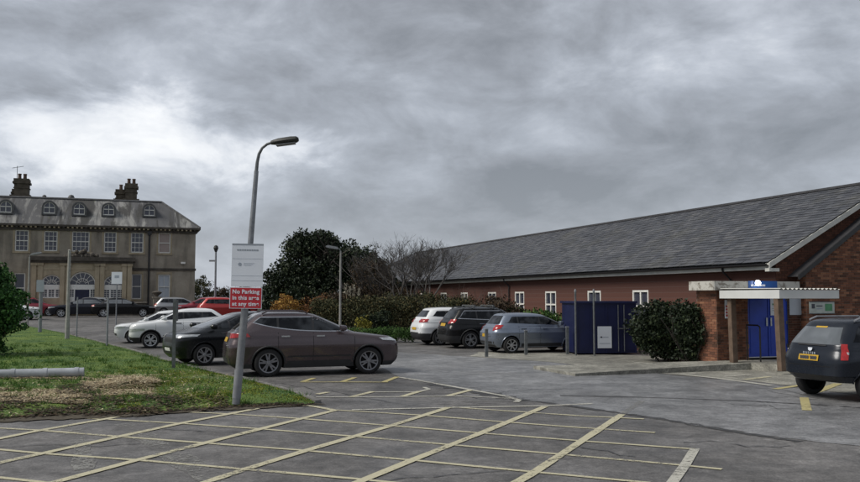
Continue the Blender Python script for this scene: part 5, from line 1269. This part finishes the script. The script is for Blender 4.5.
# far trees beyond the house corner
for i, (px, Y, pyt, m, nm) in enumerate(((202, 95, 276, 'hedge_leaf', 'olive brown bushy tree just beyond the house corner'), (222, 100, 286, 'brown_leaf', 'low brown scrubby tree beyond the bright red car'), (245, 98, 284, 'hedge_leaf', 'low dull green tree beyond the red and white signs'))):
    b_ = AT(px, 300, Y); b_.z = gz(b_.x, b_.y); H = AT(px, pyt, Y).z-b_.z; o = thing('scrub_tree', nm, 'tree', b_)
    random.seed(30+i); mb = MB()
    for k in range(6): a = 2*math.pi*k/6; branch(mb, Vector((0, 0, .5)), Vector((math.cos(a)*.8, math.sin(a)*.8, 1)).normalized(), H*.38, .07, 3, .6, .1)
    mb.build('limb', 'twig', o); MB().tube([(0, 0, -.1), (0, 0, 1)], [.14, .1], 8).build('trunk', 'bark', o)
    V, Fc = leaves(clumps((0, 0, H*.52), (1.7, 1.7, H*.5), 90, 40, .4, .2, .1), .17); mesh_np('crown', V, Fc, m, o)
# hedges and shrubs: leaf clouds around a stem
def shrub(name, label, c, rad, mat, nc, per=45, size=.11, cs=.3, cat='shrub', group=None, rz=0.0, shell=.35, cone=0.0):
    b_ = Vector((c[0], c[1], gz(c[0], c[1]))); o = thing(name, label, cat, b_, rz, group)
    st = MB(); 
    for k in range(6): a = 2*math.pi*k/6+.3; branch(st, Vector((rad[0]*.3*math.cos(a), rad[1]*.3*math.sin(a), 0)), Vector((math.cos(a)*.5, math.sin(a)*.5, 1)).normalized(), rad[2]*(.45 if cone else .95), .03, 1, .6, .1)
    stuff(st.build('stem', 'bark', o))
    PP = [clumps((0, 0, rad[2]*.8), [q*.82 for q in rad], nc//2, per, cs, shell, .02)]
    for k in range(6):
        a = 2*math.pi*k/6+random.uniform(-.5, .5); q = random.uniform(.38, .62); hh = random.uniform(.35, 1.35)
        PP.append(clumps((rad[0]*.62*math.cos(a), rad[1]*.62*math.sin(a), rad[2]*hh), (rad[0]*q, rad[1]*q, rad[2]*q), nc//9, per, cs, shell, .02))
    P_ = np.concatenate(PP)
    if cone: P_[:, :2] *= (1.12-cone*np.clip(P_[:, 2]/(rad[2]*2), 0, 1)**1.3)[:, None]
    V, Fc = leaves(P_, size*RNG.uniform(.7, 1.4, (len(P_),))); mesh_np('foliage', V, Fc, mat, o); return o
def hedge(label, p0, p1, h, w, mat, nc, per=45, size=.11, cs=.28, name='hedge'):
    a, b = Vector((p0[0], p0[1], 0)), Vector((p1[0], p1[1], 0)); d = b-a; L = d.length; m = (a+b)/2; m.z = gz(m.x, m.y)
    o = thing(name, label, 'hedge', m, math.atan2(d.y, d.x)); st = MB()
    for k in range(max(3, int(L/1.2))): branch(st, Vector((-L/2+L*(k+.5)/max(3, int(L/1.2)), 0, 0)), Vector((0, 0, 1)), h*.7, .03, 2, .6, .1)
    stuff(st.build('stem', 'bark', o))
    x = RNG.uniform(-L/2, L/2, nc); y = RNG.uniform(-w/2, w/2, nc); z = RNG.uniform(.1, 1, nc)**.7*h
    top = h*(.86+.1*np.sin(x*1.3)+.06*np.sin(x*3.1+1)); z = np.minimum(z, top)
    cc = np.stack([x, y, z], 1); q = RNG.normal(size=(nc, per, 3)); q /= np.linalg.norm(q, axis=2)[:, :, None]; q *= RNG.uniform(.3, 1, (nc, per, 1))**.5
    P = (cc[:, None]+q*cs*RNG.uniform(.6, 1.4, (nc, 1, 1))).reshape(-1, 3); P = P[P[:, 2] > .02]
    V, Fc = leaves(P, size); mesh_np('foliage', V, Fc, mat, o); return o
def pt(px, Y): q = AT(px, 300, Y); return (q.x, q.y)
shrub('conifer_bush', 'dark green conifer bush growing on the lawn', pt(-22, 29), (1.75, 1.5, 2.15), 'conifer_leaf', 470, 60, .10, .26, 'bush', shell=.5, cone=.78)
shrub('green_shrub', 'small green shrub beside the pale house drainpipe', pt(33, 68), (.7, .7, 1.3), 'green_leaf', 60, 40, .16, .3)
shrub('orange_shrub', 'orange leaved rounded shrub at the foot of the dark evergreen', pt(291, 50), (1.4, 1.1, 1.12), 'orange_leaf', 120, 45, .10, .24)
shrub('rust_shrub', 'rusty brown rounded shrub beside the orange one', pt(313, 50), (1.1, 1.0, 1.12), 'rust_leaf', 110, 45, .10, .24)
shrub('green_shrub', 'dark green shrub behind the slim lamp column', pt(338, 49), (1.1, .9, .95), 'hedge_leaf', 110, 45, .11, .25)
shrub('lime_shrub', 'small bright lime shrub by the low clipped hedge', pt(363, 43), (.40, .4, .62), 'lime_leaf', 60, 45, .07, .16)
shrub('dark_shrub', 'dark rounded shrub next to the lime shrub', pt(376, 43.5), (.75, .7, .78), 'evergreen_leaf', 90, 45, .10, .22)
hedge('tall brown green hedge running behind the parked white car', pt(380, 50), pt(462, 41), 2.15, 1.3, 'hedge_leaf', 520)
hedge('dark brown twiggy hedge under the windows of the brick building', pt(455, 43.5), pt(512, 37.5), 2.0, 1.0, 'brown_leaf', 260)
hedge('dark olive hedge below the pampas plumes', pt(318, 47.5), pt(392, 44.5), 2.0, 1.2, 'hedge_leaf', 380)
hedge('long brown bank of shrubs behind the orange shrub', pt(330, 56), pt(420, 54), 2.5, 1.6, 'brown_leaf', 330, name='hedge')
hedge('low green clipped hedge along the car park edge', pt(352, 40.2), pt(416, 39.2), .62, .9, 'green_leaf', 190, 45, .07, .17)
shrub('green_shrub', 'leafy green shrub behind the black car with roof bars', pt(507, 38), (.95, .8, 1.0), 'green_leaf', 120, 45, .10, .24)
shrub('green_shrub', 'leafy green shrub behind the blue grey hatchback', pt(541, 36), (1.2, .9, .95), 'green_leaf', 140, 45, .10, .24)
shrub('evergreen_shrub', 'large dark evergreen shrub between the blue cabin and the brick pier', (AT(667, 300, 27.6).x, 27.6), (1.15, .9, 1.2), 'evergreen_leaf', 330, 55, .09, .22, shell=.5)
shrub('evergreen_shrub', 'dark evergreen shrub pressed against the brick pier', (AT(694, 300, 26.3).x, 26.3), (.68, .6, 1.17), 'evergreen_leaf', 140, 55, .09, .2, shell=.5)
for i, px in enumerate((346.5, 350.5, 354.5, 359.5)):
    b_ = AT(px, 300, 48.6); o = thing('pampas_plume', 'creamy feathery pampas plume rising above the hedge', 'plant', (b_.x, b_.y, 0), 0, 'pampas plumes above the hedge')
    t_ = AT(px, 283+2*(i % 2)+i, 48.6).z; MB().tube([(0, 0, 0), (0, .02, t_-.5)], .012, 5).build('stem', 'straw', o)
    V, Fc = leaves(np.stack([RNG.normal(-.04, .05, 90), RNG.normal(0, .05, 90), t_-RNG.uniform(0, .62, 90)], 1), .13, 5, 1.2); mesh_np('plume', V, Fc, 'pampas', o)
